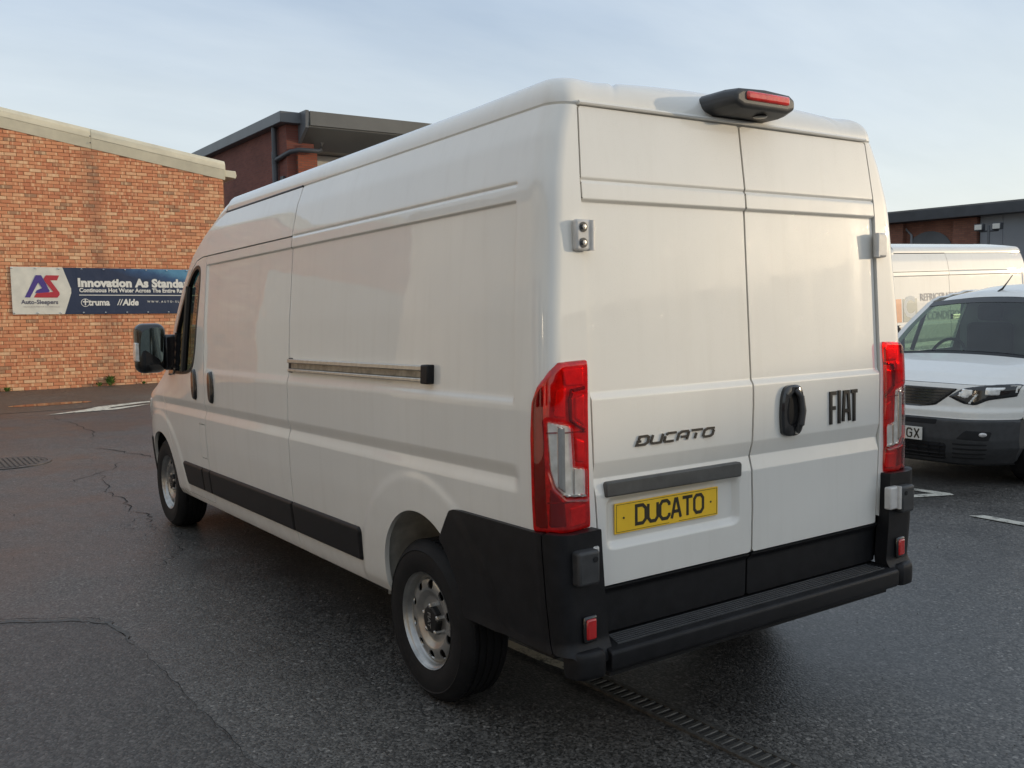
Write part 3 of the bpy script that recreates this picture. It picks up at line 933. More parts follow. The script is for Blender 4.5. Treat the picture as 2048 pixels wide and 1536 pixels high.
MB().prism([(BL, BB), (BR, BB), (BR, BT), (BL, BT)], lambda p_, q, t_: tuple(Vector(wl_(p_, q, t_)) - bl), .012, .014).build('backing', M['ban_white'], bn)
def ban_text(body, s_, h_, size, mat, off=0.0, spacing=1.0, xs=1.0, shear=0.0):
    v, f = text_mesh(body, size, off, 0, spacing)
    vs = [Vector(wl_(s_ + x * xs + shear * y, h_ + y, .0365)) - bl for x, y, _z in v]
    return mesh_obj('lettering', vs, f, mat, bn)
ban_text('Innovation As Standard', 1.60, 2.205, .245, M['ban_text'], .013, 1.03, 1.03)
ban_text('Continuous Hot Water Across The Entire Range', 1.625, 2.085, .124, M['ban_text'], .004, 1.0, .94)
ban('underline', [(1.62, 2.012), (4.3, 2.012), (4.3, 2.028), (1.62, 2.028)], .0365, M['ban_text'])
ban_text('truma', 1.80, 1.80, .19, M['ban_text'], .007, 1.0, .93)
ban_text('Alde', 2.50, 1.80, .19, M['ban_text'], .008, 1.0, .92, .12)
for k in range(2):
    ban('stripe', [(2.38 + k * .05, 1.80), (2.40 + k * .05, 1.80), (2.46 + k * .05, 1.935), (2.44 + k * .05, 1.935)], .0365, M['ban_text'])
ban_text('WWW.AUTO-SLEEPERS.COM', 3.02, 1.858, .062, M['ban_text'], .001, 1.75)
rr = [(.088 * math.cos(a), .088 * math.sin(a)) for a in np.linspace(0, 2 * math.pi, 33)[:-1]]
ri = [(x * .86, y * .86) for x, y in rr]
vs = [Vector(wl_(1.735 + x, 1.855 + y, .0365)) - bl for x, y in rr] + [Vector(wl_(1.735 + x, 1.855 + y, .0365)) - bl for x, y in ri]
mesh_obj('roundel', vs, [(i, (i + 1) % 32, 32 + (i + 1) % 32, 32 + i) for i in range(32)], M['ban_text'], bn)
ban('roundel_cross', [(1.685, 1.862), (1.79, 1.862), (1.79, 1.888), (1.685, 1.888)], .037, M['ban_text'])
ban('roundel_cross', [(1.722, 1.80), (1.748, 1.80), (1.748, 1.935), (1.722, 1.935)], .0375, M['ban_text'])
# logo: A in purple, S in red
ban('logo_letter', [(.565, 1.965), (.665, 1.965), (.835, 2.285), (.905, 2.165), (.80, 2.115), (.765, 2.06), (1.0, 2.06), (1.05, 2.10), (.90, 2.435), (.795, 2.435)], .0365, M['ban_purple'])
ban('logo_letter', [(.735, 1.965), (1.19, 1.965), (1.235, 2.02), (1.235, 2.07), (1.07, 2.33), (1.20, 2.33), (1.245, 2.435), (.99, 2.435), (.94, 2.36), (.965, 2.30), (1.115, 2.085), (.79, 2.055)], .0372, M['ban_red'])
ban_text('Auto-Sleepers', .495, 1.83, .125, M['ban_grey'], .0025, 1.03, .95)
ban_text('MOTORHOMES OF DISTINCTION', .535, 1.755, .048, M['ban_pale'], 0, 1.0, .96)
eye = MB().lathe([(.016, 0), (.016, .006), (.008, .008), (.008, 0)], lambda a, b, t_: (a, -t_, b), 10).build('eyelet', M['chrome'], bn)
fst = True
for hh in (BB + .03, BT - .03):
    for k in range(10):
        c = eye if fst else eye.copy()
        if not fst: COL.objects.link(c); c.parent = bn
        fst = False
        c.location = Vector(wl_(BL + .03 + k * .445, hh, .040)) - bl
# a second banner further along, hidden to the left of the picture, is not built

# ------------------------------------------------------------------ BUILDING BEHIND (dark brick with canopy)
bb = empty('brick_office', (8.7, 26.5, 0))
tag(bb, 'dark red brick building with grey canopy roof behind the big white van', 'building')
def bbx(name, x0, x1, y0, y1, z0, z1, mat, bevel=0, parent=bb):
    m_ = MB(); m_.box(x0 - 8.7, x1 - 8.7, y0 - 26.5, y1 - 26.5, z0, z1)
    return m_.build(name, mat, parent, bevel=bevel)
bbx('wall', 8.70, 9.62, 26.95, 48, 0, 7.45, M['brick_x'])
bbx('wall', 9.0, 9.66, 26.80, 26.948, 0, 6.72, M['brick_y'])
bbx('roof_edge', 8.42, 9.2, 26.7, 48.2, 7.452, 7.80, M['grey_metal'], .02)
m_ = MB()
m_.prism([(26.35, 7.30), (26.30, 7.80), (29.5, 7.85), (29.5, 6.72), (27.2, 6.72)], lambda p_, q, t_: (t_ - 8.7, p_ - 26.5, q), 9.21, 30)
m_.build('canopy', M['canopy'], bb, bevel=.02)
m_ = MB()
m_.prism([(26.33, 7.29), (26.28, 7.82), (29.0, 7.84), (29.0, 6.70), (27.2, 6.70)], lambda p_, q, t_: (t_ - 8.7, p_ - 26.5, q), 9.10, 9.205)
m_.build('canopy_end', M['grey_metal'], bb)
bbx('canopy_band', 9.25, 30, 26.285, 26.33, 7.36, 7.80, M['canopy'])
bbx('render_wall', 9.67, 30, 27.9, 28.2, 0, 6.70, M['render_white'])
bbx('window', 9.05, 9.60, 26.785, 26.80, 5.0, 5.55, M['window_dark'])
m_ = MB(); m_.tube([(8.58 - 8.7, 27.7 - 26.5, 0), (8.58 - 8.7, 27.7 - 26.5, 7.44)], .085, 12); m_.build('downpipe', M['grey_dark'], bb, smooth=40)
m_ = MB(); m_.tube([(8.58 - 8.7, 27.55 - 26.5, 6.40), (8.72 - 8.7, 26.7 - 26.5, 6.55), (8.95 - 8.7, 26.55 - 26.5, 6.60), (9.6 - 8.7, 26.6 - 26.5, 6.62), (9.72 - 8.7, 26.6 - 26.5, 6.66), (9.75 - 8.7, 26.6 - 26.5, 6.9)], .075, 12); m_.build('branch_pipe', M['grey_dark'], bb, smooth=40)
for z_ in (6.35, 6.52): 
    m_ = MB(); m_.lathe([(.105, -.06), (.105, .06)], lambda a, b, t_: (8.58 - 8.7 + a, 27.7 - 26.5 + b, z_ + t_), 14); m_.build('pipe_collar', M['grey_dark'], bb, smooth=40)
m_ = MB(); m_.tube([(8.66 - 8.7, 28.15 - 26.5, 0), (8.66 - 8.7, 28.15 - 26.5, 6.75)], .02, 8); m_.build('conduit', M['grey_metal'], bb)
bbx('vent', 8.62, 8.70, 27.15, 27.4, 5.55, 5.85, M['grey_dark'])

# ------------------------------------------------------------------ BUILDING RIGHT (far, shaded)
br = empty('warehouse', (32, 15, 0))
tag(br, 'low dark brick warehouse with grey cladding behind the parked vans on the right', 'building')
def brx(name, x0, x1, y0, y1, z0, z1, mat, bevel=0):
    m_ = MB(); m_.box(x0 - 32, x1 - 32, y0 - 15, y1 - 15, z0, z1)
    return m_.build(name, mat, br, bevel=bevel)
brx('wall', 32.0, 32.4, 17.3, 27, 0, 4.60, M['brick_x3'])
brx('cladding', 31.9, 32.4, 9.0, 17.25, 0, 4.60, M['cladding'])
for k in range(8): brx('cladding_rib', 31.87, 31.90, 9.4 + k * 1.0, 9.46 + k * 1.0, 0, 4.55, M['cladding'])
brx('fascia', 31.2, 32.6, 8.8, 27.2, 4.60, 4.97, M['grey_dark'])
for y_ in (17.3, 20.35, 23.6): brx('pier', 31.75, 31.99, y_, y_ + .95, 0, 4.58, M['brick_x3'])
m_ = MB()
arc = [(math.cos(a) * .95, math.sin(a) * .75) for a in np.linspace(0, math.pi, 17)]
m_.prism([(x + 19.35 - 15, z + 3.45) for x, z in arc] + [(18.40 - 15, 2.2), (20.30 - 15, 2.2)], lambda p_, q, t_: (t_, p_, q), -.03, .02)
m_.build('arched_window', M['grey_metal'], br)
m_ = MB(); m_.tube([(-.05, 20.1 - 15, 0), (-.05, 20.1 - 15, 4.1), (-.05, 20.5 - 15, 4.5)], .05, 8); m_.build('downpipe', M['cladding'], br)
brx('roof', 31.4, 45, 8.9, 27.1, 4.971, 5.05, M['roof_sheet'])
fp = empty('floodlight_pole', (30.6, 16.2, 0))
tag(fp, 'pole with twin floodlights before the grey cladding on the right', 'floodlight')
MB().tube([(0, 0, 0), (0, 0, 4.15)], .05, 8).build('pole', M['grey_metal'], fp)
MB().tube([(0, -.35, 3.95), (0, .35, 3.95)], .03, 8).build('crossbar', M['grey_dark'], fp)
for s_ in (-1, 1):
    m_ = MB(); m_.box(-.12, .08, s_ * .33 - .16, s_ * .33 + .16, 3.98, 4.22)
    h_ = m_.build('lamp_head', M['grey_dark'], fp, bevel=.02)
    m_ = MB(); m_.box(-.13, -.12, s_ * .33 - .13, s_ * .33 + .13, 4.01, 4.19); m_.build('lens', M['plate_w'], h_)

# buildings that stand outside the picture: they shade the yard, bounce warm light and show in the paint
sh = empty('long_shed', (32, -20, 0))
tag(sh, 'long low grey shed to the right outside the picture that shades the yard', 'building')
MB().box(0, 16, -60, 7.6, 0, 5.5).build('wall', M['cladding'], sh)
MB().box(-.3, 16.3, -60.3, 7.9, 5.501, 5.9).build('roof_edge', M['grey_dark'], sh)
rs = empty('rear_brick_shed', (-10, -38, 0))
tag(rs, 'low brick shed behind the viewer seen only in reflections', 'building')
MB().box(-12, 30, -8, 0, 0, 3.6).build('wall', M['brick_y'], rs)
MB().box(-12.3, 30.3, -8.3, .3, 3.601, 4.0).build('roof_edge', M['grey_metal'], rs)
ls = empty('left_workshop', (-9.0, 4, 0))
tag(ls, 'sunlit pale building to the left outside the picture, shaped to bounce warm light and show in reflections', 'building')
MB().box(-6, 0, -16, 12.5, 0, 5.2).build('wall', M['render_warm'], ls)  # set close and coloured pale to bounce warm light on the van
MB().box(-6.3, .25, -16.3, 12.8, 5.201, 5.6).build('roof_edge', M['grey_metal'], ls)
MB().box(-.05, .04, 5.0, 9.0, 0, 3.4).build('roller_shutter', M['shutter'], ls)
for y_ in (-13.5, -9.5, -6.5): MB().box(-.05, .03, y_, y_ + 2.0, 1.1, 3.6).build('window', M['window_dark'], ls)  # dark panes added only to pattern the reflections in the van side
MB().box(-.05, .04, -3.0, 1.0, 0, 3.4).build('roller_shutter', M['brick_x2'], ls)

# ------------------------------------------------------------------ THE BIG VAN
VAN = empty('white_van', (0, 0, 0))
tag(VAN, 'large white high-roof panel van seen from behind, yellow rear plate reading DUCATO', 'van', 'white high-roof panel vans')

def table(pts, sig):
    z = np.arange(.1, 2.6, .002)
    v = np.interp(z, *zip(*pts))
    k = np.arange(-int(4 * sig / .002), int(4 * sig / .002) + 1) * .002
    g = np.exp(-.5 * (k / sig) ** 2); g /= g.sum()
    vp = np.pad(v, len(k) // 2, mode='edge')
    return z, np.convolve(vp, g, 'valid')
ZW, WW = table([(.2, .86), (.30, .93), (.36, .972), (.40, .985), (.46, .996), (.62, 1.014), (.80, 1.026), (.97, 1.030), (1.07, 1.029), (1.27, 1.027), (1.31, 1.025), (1.6, 1.010), (1.98, .976), (2.05, .968), (2.2, .934), (2.31, .893), (2.4, .86)], .012)
ZY, YY = table([(.2, .083), (.62, .083), (1.31, .093), (1.98, .133), (2.04, .139), (2.31, .176), (2.5, .21)], .03)
def prof_w(z): return np.interp(z, ZW, WW)
def prof_y(z): return np.interp(z, ZY, YY)
QA, QB, RX, RY = .94, .12, .078, .082
QS = 1.06            # side starts; y = q - .87
RWY, FWY = 0.99, 5.05

def side_feat(y, z):
    v = np.maximum(0, 1 - np.abs(z - 1.018) / .052)
    v = v * v * (3 - 2 * v) * .4 + v * .6
    d = .014 * v * sm(.22, .29, y) * (1 - sm(5.0, 5.35, y))
    d = d + .010 * sm(1.268, 1.312, z) * (1 - sm(1.974, 1.986, z)) * sm(.258, .272, y) * (1 - sm(3.855, 3.870, y))
    d = d + .006 * np.exp(-((z - 2.041) / .0065) ** 2) * sm(.25, .27, y) * (1 - sm(2.37, 2.39, y))
    for yc, r0 in ((RWY, .60), (FWY, .60)):
        r_ = np.hypot(y - yc, (z - .36) * 1.02)
        d = d - .007 * (1 - sm(r0 - .035, r0 + .02, r_)) * sm(.36, .42, z)
    tp = .060 * np.maximum(0, y - 3.95) ** 2 * sm(1.02, 1.35, z) + .33 * np.maximum(0, y - 5.1) ** 2
    return d + tp

def shell(q, z):
    w0 = prof_w(z); yr = prof_y(z)
    ys = q - .87
    k = 1 - sm(0, .6, ys - .19)
    yside = ys + (yr + RY - .172) * k
    wside = w0 - side_feat(ys, z)
    th = np.clip((q - QA) / QB, 0, 1) * math.pi / 2
    xr = np.clip(q, 0, QA) / QA * (w0 - RX) + RX * np.sin(th)
    ya = yr + RY * (1 - np.cos(th))
    x = np.where(q >= QS, wside, xr)
    y = np.where(q >= QS, yside, ya)
    return np.stack([-x, y, z + 0 * q], -1)
def out_shell(P):
    O = P.copy(); O[..., 1] -= np.clip(P[..., 1], .8, 5.2); O[..., 2] = 0
    return O
def zs_(lo, hi, step, fine=(), fstep=.003, fw=.018):
    a = list(np.arange(lo, hi + step * .5, step))
    for f_ in fine: a += list(np.arange(max(lo, f_ - fw), min(hi, f_ + fw), fstep))
    a = np.unique(np.round(a, 4))
    keep = [a[0]]
    for x in a[1:]:
        if x - keep[-1] > .0018: keep.append(x)
    return np.array(keep)
FZ = (1.018, 1.066, .968, 1.29, 1.98, 2.041)
ZSIDE = zs_(.34, 2.335, .011, FZ)
def arch(y, z, yc):
    a = np.sqrt(((y - yc) / .345) ** 2 + ((z - .445) / .345) ** 2 + 1e-9) - 1
    e = a * .345
    r_ = np.maximum(np.abs(y - yc) - .345, z - .445)
    return np.minimum(e, r_)
GAP = .0042
G2 = .0045

def sp(name, poly, qr, mat='paint', parent=VAN, cut=None, off=0., edge=0., rim=.022, step=.012, zz=None, rnd=0.012, fn=shell):
    """panel of the side shell; poly in (y,z)"""
    def sdf(q, z):
        s_ = sd_poly(q - .87, z, poly)
        if cut is not None: s_ = np.maximum(s_, cut(q - .87, z))
        return s_
    lo = min(p_[1] for p_ in poly); hi = max(p_[1] for p_ in poly)
    z = ZSIDE if zz is None else zz
    z = z[(z >= lo - .03) & (z <= hi + .03)]
    us = np.arange(qr[0] + .87, qr[1] + .87 + step, step)
    if qr[0] < .3: us = np.unique(np.round(np.concatenate([us[us > 1.16], np.arange(.74, 1.16, .006)]), 4))
    return panel(name, fn, us, z, sdf, M[mat], parent, out_shell, off, edge, rim)

SLIDE = 2.39
BPIL = 3.875
# rear quarter: from the rear door edge round the corner to the sliding-door line
def dooredge(z): return np.interp(z, [.44, .62, 1.0, 1.31, 2.04, 2.31], [.775, .787, .81, .818, .816, .797])
zr = list(np.linspace(.36, 2.302, 40))
quarter = [((float(dooredge(z)) + .007) * QA / (float(prof_w(z)) - RX) - .87 if z > .62 else .93 - .87, z) for z in zr if z > .60] + [(SLIDE - GAP, 2.302), (SLIDE - GAP, .36), (1.0, .36), (.70, .55), (.66, .60), (.10, .60)]
part = sp('rear_quarter_panel', quarter, (-.14, SLIDE + .03), cut=lambda y, z: -arch(y, z, RWY))
PARTS_MIRROR = [part]
mid = [(SLIDE + GAP, .36), (BPIL - GAP, .36), (BPIL - GAP, 2.037), (SLIDE + GAP, 2.037)]
PARTS_MIRROR.append(sp('side_panel', mid, (SLIDE - .03, BPIL + .03)))
FRONT = [(3.66, 2.302), (3.80, 2.27), (4.0, 2.19), (4.2, 2.075), (4.45, 1.87), (4.75, 1.56), (5.0, 1.27), (5.2, 1.13), (5.5, 1.03), (5.75, .92), (5.88, .75), (5.90, .5), (5.86, .36)]
DOORF = [(3.97, 2.037), (4.10, 2.02), (4.25, 1.945), (4.43, 1.80), (4.73, 1.50), (4.93, 1.28), (4.96, 1.15), (4.90, 1.0), (4.80, .86), (4.71, .70), (4.66, .55), (4.62, .42), (4.60, .36)]
upper = [(SLIDE + GAP, 2.045), (BPIL, 2.045)] + [(y + .0, z + .008) for y, z in DOORF[:2]] + [(y + .012, z + .008) for y, z in DOORF[2:6]] + [(5.0, 1.27)] + FRONT[5::-1] + [(SLIDE + GAP, 2.302)]
PARTS_MIRROR.append(sp('cab_upper_panel', upper, (SLIDE - .03, 5.1)))
door = [(BPIL + GAP, .40), (BPIL + GAP, 2.037)] + DOORF[:-1] + [(4.61, .40)]
WIN = smooth_poly([(4.02, 1.985), (4.16, 1.97), (4.32, 1.86), (4.55, 1.63), (4.80, 1.36), (4.82, 1.27), (4.66, 1.255), (4.34, 1.262), (4.17, 1.285), (4.09, 1.38), (4.04, 1.65), (4.005, 1.88)], 2)
FLAP = (3.885, 4.02, .695, .93)
def door_cut(y, z):
    return np.maximum(-sd_poly(y, z, WIN) , -sd_rbox(y, z, *FLAP, .01))
PARTS_MIRROR.append(sp('cab_door', door, (BPIL - .03, 5.0), cut=lambda y, z: np.maximum(door_cut(y, z), -arch(y, z, FWY))))
cab_door = PARTS_MIRROR[-1]
flap_poly = [(FLAP[0] + .005, FLAP[2] + .005), (FLAP[1] - .005, FLAP[2] + .005), (FLAP[1] - .005, FLAP[3] - .005), (FLAP[0] + .005, FLAP[3] - .005)]
sp('filler_flap', flap_poly, (FLAP[0] - .02, FLAP[1] + .02), parent=cab_door, step=.006)
fend = [(4.612, .36), (4.626, .42), (4.667, .55), (4.717, .70), (4.807, .86), (4.908, 1.0), (4.958, 1.15), (4.908, 1.285), (5.0, 1.268)] + FRONT[7:]
PARTS_MIRROR.append(sp('front_wing', fend, (4.55, 6.0), cut=lambda y, z: -arch(y, z, FWY)))
# glass, its black frame and the door-mirror sail
def inset(fn, d):
    def g(q, z):
        P = fn(q, z); N = grid_normals(P); s_ = -1 if np.mean(N[..., 0]) < 0 else 1
        return P - N * s_ * -1 * 0 + np.array([d, 0, 0])
    return g
zwin = np.arange(1.2, 2.05, .010)
sp('window_seal', [(y, z) for y, z in smooth_poly([(4.005, 1.998), (4.17, 1.985), (4.335, 1.87), (4.565, 1.64), (4.82, 1.365), (4.84, 1.255), (4.66, 1.243), (4.33, 1.25), (4.155, 1.275), (4.075, 1.375), (4.025, 1.65), (3.99, 1.88)], 2)],
   (3.98, 4.86), 'seal', cab_door, cut=lambda y, z: -(sd_poly(y, z, WIN) + .010), zz=zwin, fn=inset(shell, -.002), rim=.03)
sp('window_glass', WIN, (3.98, 4.86), 'glass', cab_door, zz=zwin, fn=inset(shell, .018), rim=0)
# quarter-light divider, the dark bar seen through the glass
m_ = MB()
pts = [(4.40, 1.79), (4.42, 1.28)]
for (y0, z0), (y1, z1) in [((4.30, 1.86), (4.40, 1.27))]:
    P0 = shell(np.array([[y0 + .87]]), np.array([[z0]]))[0, 0]; P1 = shell(np.array([[y1 + .87]]), np.array([[z1]]))[0, 0]
    m_.tube([P0 + [.006, 0, 0], (P0 + P1) / 2 + [.006, 0, 0], P1 + [.006, 0, 0]], .024, 8)
m_.build('window_divider', M['seal'], cab_door, rake=True, smooth=40)

# mouldings
ZM = np.arange(.42, .68, .006)
for a, b in ((1.56, SLIDE - GAP), (SLIDE + GAP, BPIL - .035), (BPIL - .030, BPIL + .13), (BPIL + .135, 4.46)):
    pol = [(a, .462), (b, .462), (b, .626), (a, .626)]
    if b == 4.46: pol = [(a, .462), (4.40, .462), (4.425, .48), (4.475, .61), (4.46, .626), (a, .626)]
    if a == 1.56: pol = [(1.575, .462), (b, .462), (b, .626), (1.57, .626), (1.555, .61), (1.56, .475)]
    PARTS_MIRROR.append(sp('side_moulding', pol, (a - .02, b + .03), 'plastic', off=.016, edge=.016, zz=ZM, step=.008))
# sill
sill = [(1.345, .365), (4.60, .365), (4.60, .395), (1.345, .395)]
PARTS_MIRROR.append(sp('sill', [(BPIL + GAP, .36), (4.60, .36), (4.61, .395), (BPIL + GAP, .395)], (BPIL - .02, 4.66)))
# slide rail
m_ = MB()
def spt(y, z, d=0.0):
    P = shell(np.array([[y + .87]]), np.array([[z]]))[0, 0]
    return np.array([P[0] - d, P[1], P[2]])
def railbar(name, y0, y1, z0, z1, d0, d1, mat, bev=.003, parent=VAN, n=8):
    m_ = MB()
    ys = np.linspace(y0, y1, n)
    vs, fs = [], []
    for y in ys:
        a, b = spt(y, z0), spt(y, z1)
        vs += [(a[0] - d0, y, z0), (a[0] - d1, y, z0), (b[0] - d1, y, z1), (b[0] - d0, y, z1)]
    for i in range(n - 1):
        for k in range(4): fs.append((4 * i + k, 4 * i + (k + 1) % 4, 4 * i + 4 + (k + 1) % 4, 4 * i + 4 + k))
    fs += [(0, 1, 2, 3), tuple(range(4 * n - 4, 4 * n))]
    m_.add(vs, fs)
    return m_.build(name, mat, parent, rake=True, bevel=bev)
rail = railbar('slide_rail', .90, 2.34, 1.345, 1.385, -.002, .008, M['alu_dark'])
railbar('rail_lip', .90, 2.36, 1.376, 1.396, .0, .024, M['alu'], parent=rail)
railbar('rail_lip', .88, 2.36, 1.330, 1.345, .0, .022, M['alu'], parent=rail)
railbar('end_cap', .84, .90, 1.324, 1.401, -.004, .032, M['plastic'], .006, parent=rail, n=3)
railbar('end_cap', 2.335, 2.384, 1.324, 1.401, -.010, .006, M['plastic'], .004, parent=rail, n=3)
PARTS_MIRROR.append(rail)
# handles
def handle(yc, z0, z1, parent):
    n = 14
    pol = []
    for k in range(40):
        a = 2 * math.pi * k / 40
        c, s_ = math.cos(a), math.sin(a)
        yy = .048 * math.copysign(abs(c) ** .75, c); zz = (z1 - z0) / 2 * math.copysign(abs(s_) ** .8, s_)
        pol.append((yc + yy - .10 * 0 + (zz) * .06, (z0 + z1) / 2 + zz))
    o = sp('door_handle', pol, (yc - .12, yc + .12), 'gloss_black', parent, off=.020, edge=.022, step=.005, zz=np.arange(z0 - .03, z1 + .03, .006))
    return o
handle(4.085, 1.085, 1.295, cab_door)
handle(3.715, 1.080, 1.290, PARTS_MIRROR[1])
# wheel-well liners, floor pan and gap backing
for yc in (RWY, FWY):
    m_ = MB()
    ths = np.linspace(0, math.pi, 20)
    ring = [(yc + .385 * math.cos(a), .445 + .385 * math.sin(a)) for a in ths]
    ring = [(yc + .385, .34)] + ring
    P = np.array([[[x, y, z] for (y, z) in ring] for x in (-.972, -.60)])
    m_.grid(P)
    m_.add([(-.60, y, z) for y, z in ring], [tuple(range(len(ring)))])
    PARTS_MIRROR.append(m_.build('wheel_well', M['well'] if yc == RWY else M['dark'], VAN, rake=True, smooth=40))
m_ = MB()
m_.box(-.72, .72, .25, .60, .36, .46); m_.box(-.90, .90, 1.38, 4.65, .32, .46); m_.box(-.58, .58, .60, 1.38, .28, .46); m_.box(-.58, .58, 4.65, 5.75, .25, .60)
m_.build('floor_pan', M['dark'], VAN)
# added black sheet that paints shade behind the panel gaps
qs = np.concatenate([np.arange(.80, 1.10, .03), np.arange(1.12, 4.80, .2)])
zi = np.arange(.42, 2.36, .08)
U, V2 = np.meshgrid(qs, zi, indexing='ij')
PI_ = shell(U, V2) + np.array([.035, 0, 0]); PI_[..., 1] += .085 * (1 - sm(.12, .5, PI_[..., 1]))
PI_ = PI_[:, :, :]
keep = MB()
n, m2 = U.shape
idx = np.arange(n * m2).reshape(n, m2)
fs = []
for i in range(n - 1):
    for j in range(m2 - 1):
        yc_, zc_ = (U[i, j] + U[i + 1, j]) / 2 - .87, (V2[i, j] + V2[i, j + 1]) / 2
        if abs(yc_ - RWY) < .42 and zc_ < .86: continue
        if yc_ < .32 and zc_ < .3: continue
        fs.append((idx[i, j], idx[i + 1, j], idx[i + 1, j + 1], idx[i, j + 1]))
keep.add(PI_.reshape(-1, 3), fs)
PARTS_MIRROR.append(keep.build('gap_backing', M['dark'], VAN, rake=True))
MB().box(-.86, .86, 3.84, 3.87, .5, 2.2).build('bulkhead', M['interior'], VAN)

# roof -----------------------------------------------------------------
ZG = 2.312
def roof_rows():
    qs = np.concatenate([np.linspace(0, .70, 15), np.linspace(.715, .80, 8), np.linspace(.81, 1.12, 26), np.linspace(1.16, 3.66 + .87, 70)])
    base = shell(qs[:, None], np.full((len(qs), 1), ZG))[:, 0]
    # corner taper of the cab is not part of the roof
    y = base[:, 1]; x = -base[:, 0]
    cy = np.maximum(y, 1.0)
    C = np.stack([np.zeros_like(x), cy], 1); Bp = np.stack([-x, y], 1)
    dist = np.linalg.norm(C - Bp, axis=1)
    rear = 1 - sm(.80, 1.10, qs)          # 1 on the rear header
    shoulder = 1 - sm(.705, .755, qs)
    Rr_ = .088 * (1 - rear) + .15 * rear
    hh = .100 * (1 - rear) + (.102 + .034 * (1 - (np.clip(qs, 0, .85) / .85) ** 2) - .008 * np.exp(-((qs - .735) / .015) ** 2)) * rear
    rows = []
    for ph in np.linspace(0, math.pi / 2, 12):
        lam = Rr_ * (1 - math.cos(ph)) / dist
        xy = Bp + (C - Bp) * lam[:, None]
        rows.append(np.column_stack([xy, ZG + hh * math.sin(ph)]))
    lam1 = Rr_ / dist
    for k in np.linspace(0, 1, 14)[1:]:
        lam = lam1 + (1 - lam1) * k
        xy = Bp + (C - Bp) * lam[:, None]
        rib = 0.0
        rows.append(np.column_stack([xy, ZG + hh + (.180 - hh) * (1 - (1 - k) ** 2.2)]))
    return np.array(rows)
RR = roof_rows()
RRf = np.concatenate([RR[:, ::-1] * np.array([1, 1, 1]), (RR * np.array([-1, 1, 1]))[:, 1:]], 1)
lip = RRf[0:1].copy(); lip[..., 2] -= .03; lip[..., 0] *= .975; lip[..., 1] += .02 * (1 - sm(.15, .5, lip[..., 1]))
m_ = MB(); m_.grid(np.concatenate([lip, RRf], 0))
roof = m_.build('roof', M['paint'], VAN, rake=True, smooth=28)
# black drip strip above the cab, left and right
m_ = MB(); m_.tube([spt(y, 2.308, -.004) for y in np.linspace(2.40, 3.72, 12)], .008, 8)
PARTS_MIRROR.append(m_.build('drip_strip', M['seal'], VAN, rake=True, smooth=40))
# front: roof brow, windscreen, bonnet, nose
def front_pt(i): return FRONT[i]
fy = [p_[0] for p_ in FRONT]; fz = [p_[1] for p_ in FRONT]
tpar = np.concatenate([[0], np.cumsum(np.hypot(np.diff(fy), np.diff(fz)))])
def front_curve(t_): return np.interp(t_, tpar, fy), np.interp(t_, tpar, fz)
xi = np.sin(np.linspace(-math.pi / 2, math.pi / 2, 65))
rx_end = np.abs(RR[:, -1, 0]); rz_end = RR[:, -1, 2] - ZG
o_ = np.argsort(rx_end)
roof_shape = np.interp(np.abs(xi) * rx_end.max(), rx_end[o_], rz_end[o_]) / .180
def front_rows(t0, t1, n):
    rows = []
    for t_ in np.linspace(t0, t1, n):
        y, z = front_curve(t_)
        P = shell(np.array([[y + .87]]), np.array([[z]]))[0, 0]
        xe = -P[0]
        k = sm(0, .55, np.array(t_))
        crown = (1 - k) * .180 + k * .05 * (1 if t_ < tpar[6] else 1)
        shp = (1 - k) * roof_shape + k * (1 - xi ** 2)
        bul = .05 * (1 - k) * 0 + np.interp(t_, [0, .3, 1.0, tpar[6], tpar[8], tpar[10], tpar[-1]], [.0, .06, .20, .28, .30, .26, .22])
        rows.append(np.column_stack([xi * xe, y + bul * (1 - np.abs(xi) ** 2.6), z + crown * shp]))
    return np.array(rows)
MB().grid(front_rows(0, tpar[3], 10)).build('roof_brow', M['paint'], VAN, rake=True, smooth=40)
MB().grid(front_rows(tpar[3], tpar[6], 14)).build('windscreen', M['screen'], VAN, rake=True, smooth=40)
MB().grid(front_rows(tpar[6], tpar[9], 12)).build('bonnet', M['paint'], VAN, rake=True, smooth=40)
MB().grid(front_rows(tpar[9], tpar[10], 6)).build('grille', M['gloss_black'], VAN, rake=True, smooth=40)
MB().grid(front_rows(tpar[10], tpar[-1], 10)).build('front_bumper', M['plastic'], VAN, rake=True, smooth=40)
MB().box(-.9, .9, 4.75, 5.15, .7, 1.18).build('dashboard', M['interior'], VAN, bevel=.08)
for sx in (-.48, .48):
    st = MB().box(sx - .25, sx + .25, 4.15, 4.55, .75, .95).build('seat', M['seat'], VAN, bevel=.06)
    MB().box(sx - .24, sx + .24, 4.00, 4.14, .9, 1.50).build('backrest', M['seat'], st, bevel=.05)
    MB().box(sx - .13, sx + .13, 4.02, 4.11, 1.53, 1.72).build('headrest', M['seat'], st, bevel=.04)
# black lower front corner ahead of the wheel
PARTS_MIRROR.append(sp('front_bumper_corner', [(5.42, .36), (5.98, .36), (5.98, .72), (5.40, .72), (5.44, .5)], (5.3, 6.0), 'plastic', off=.010, edge=.01, step=.012))

PARTS_MIRROR.append(sp('headlamp', smooth_poly([(5.32, 1.05), (5.50, 1.0), (5.74, .90), (5.82, .80), (5.62, .80), (5.40, .92)], 2), (5.2, 5.95), 'clear', off=.008, edge=.012, step=.012))
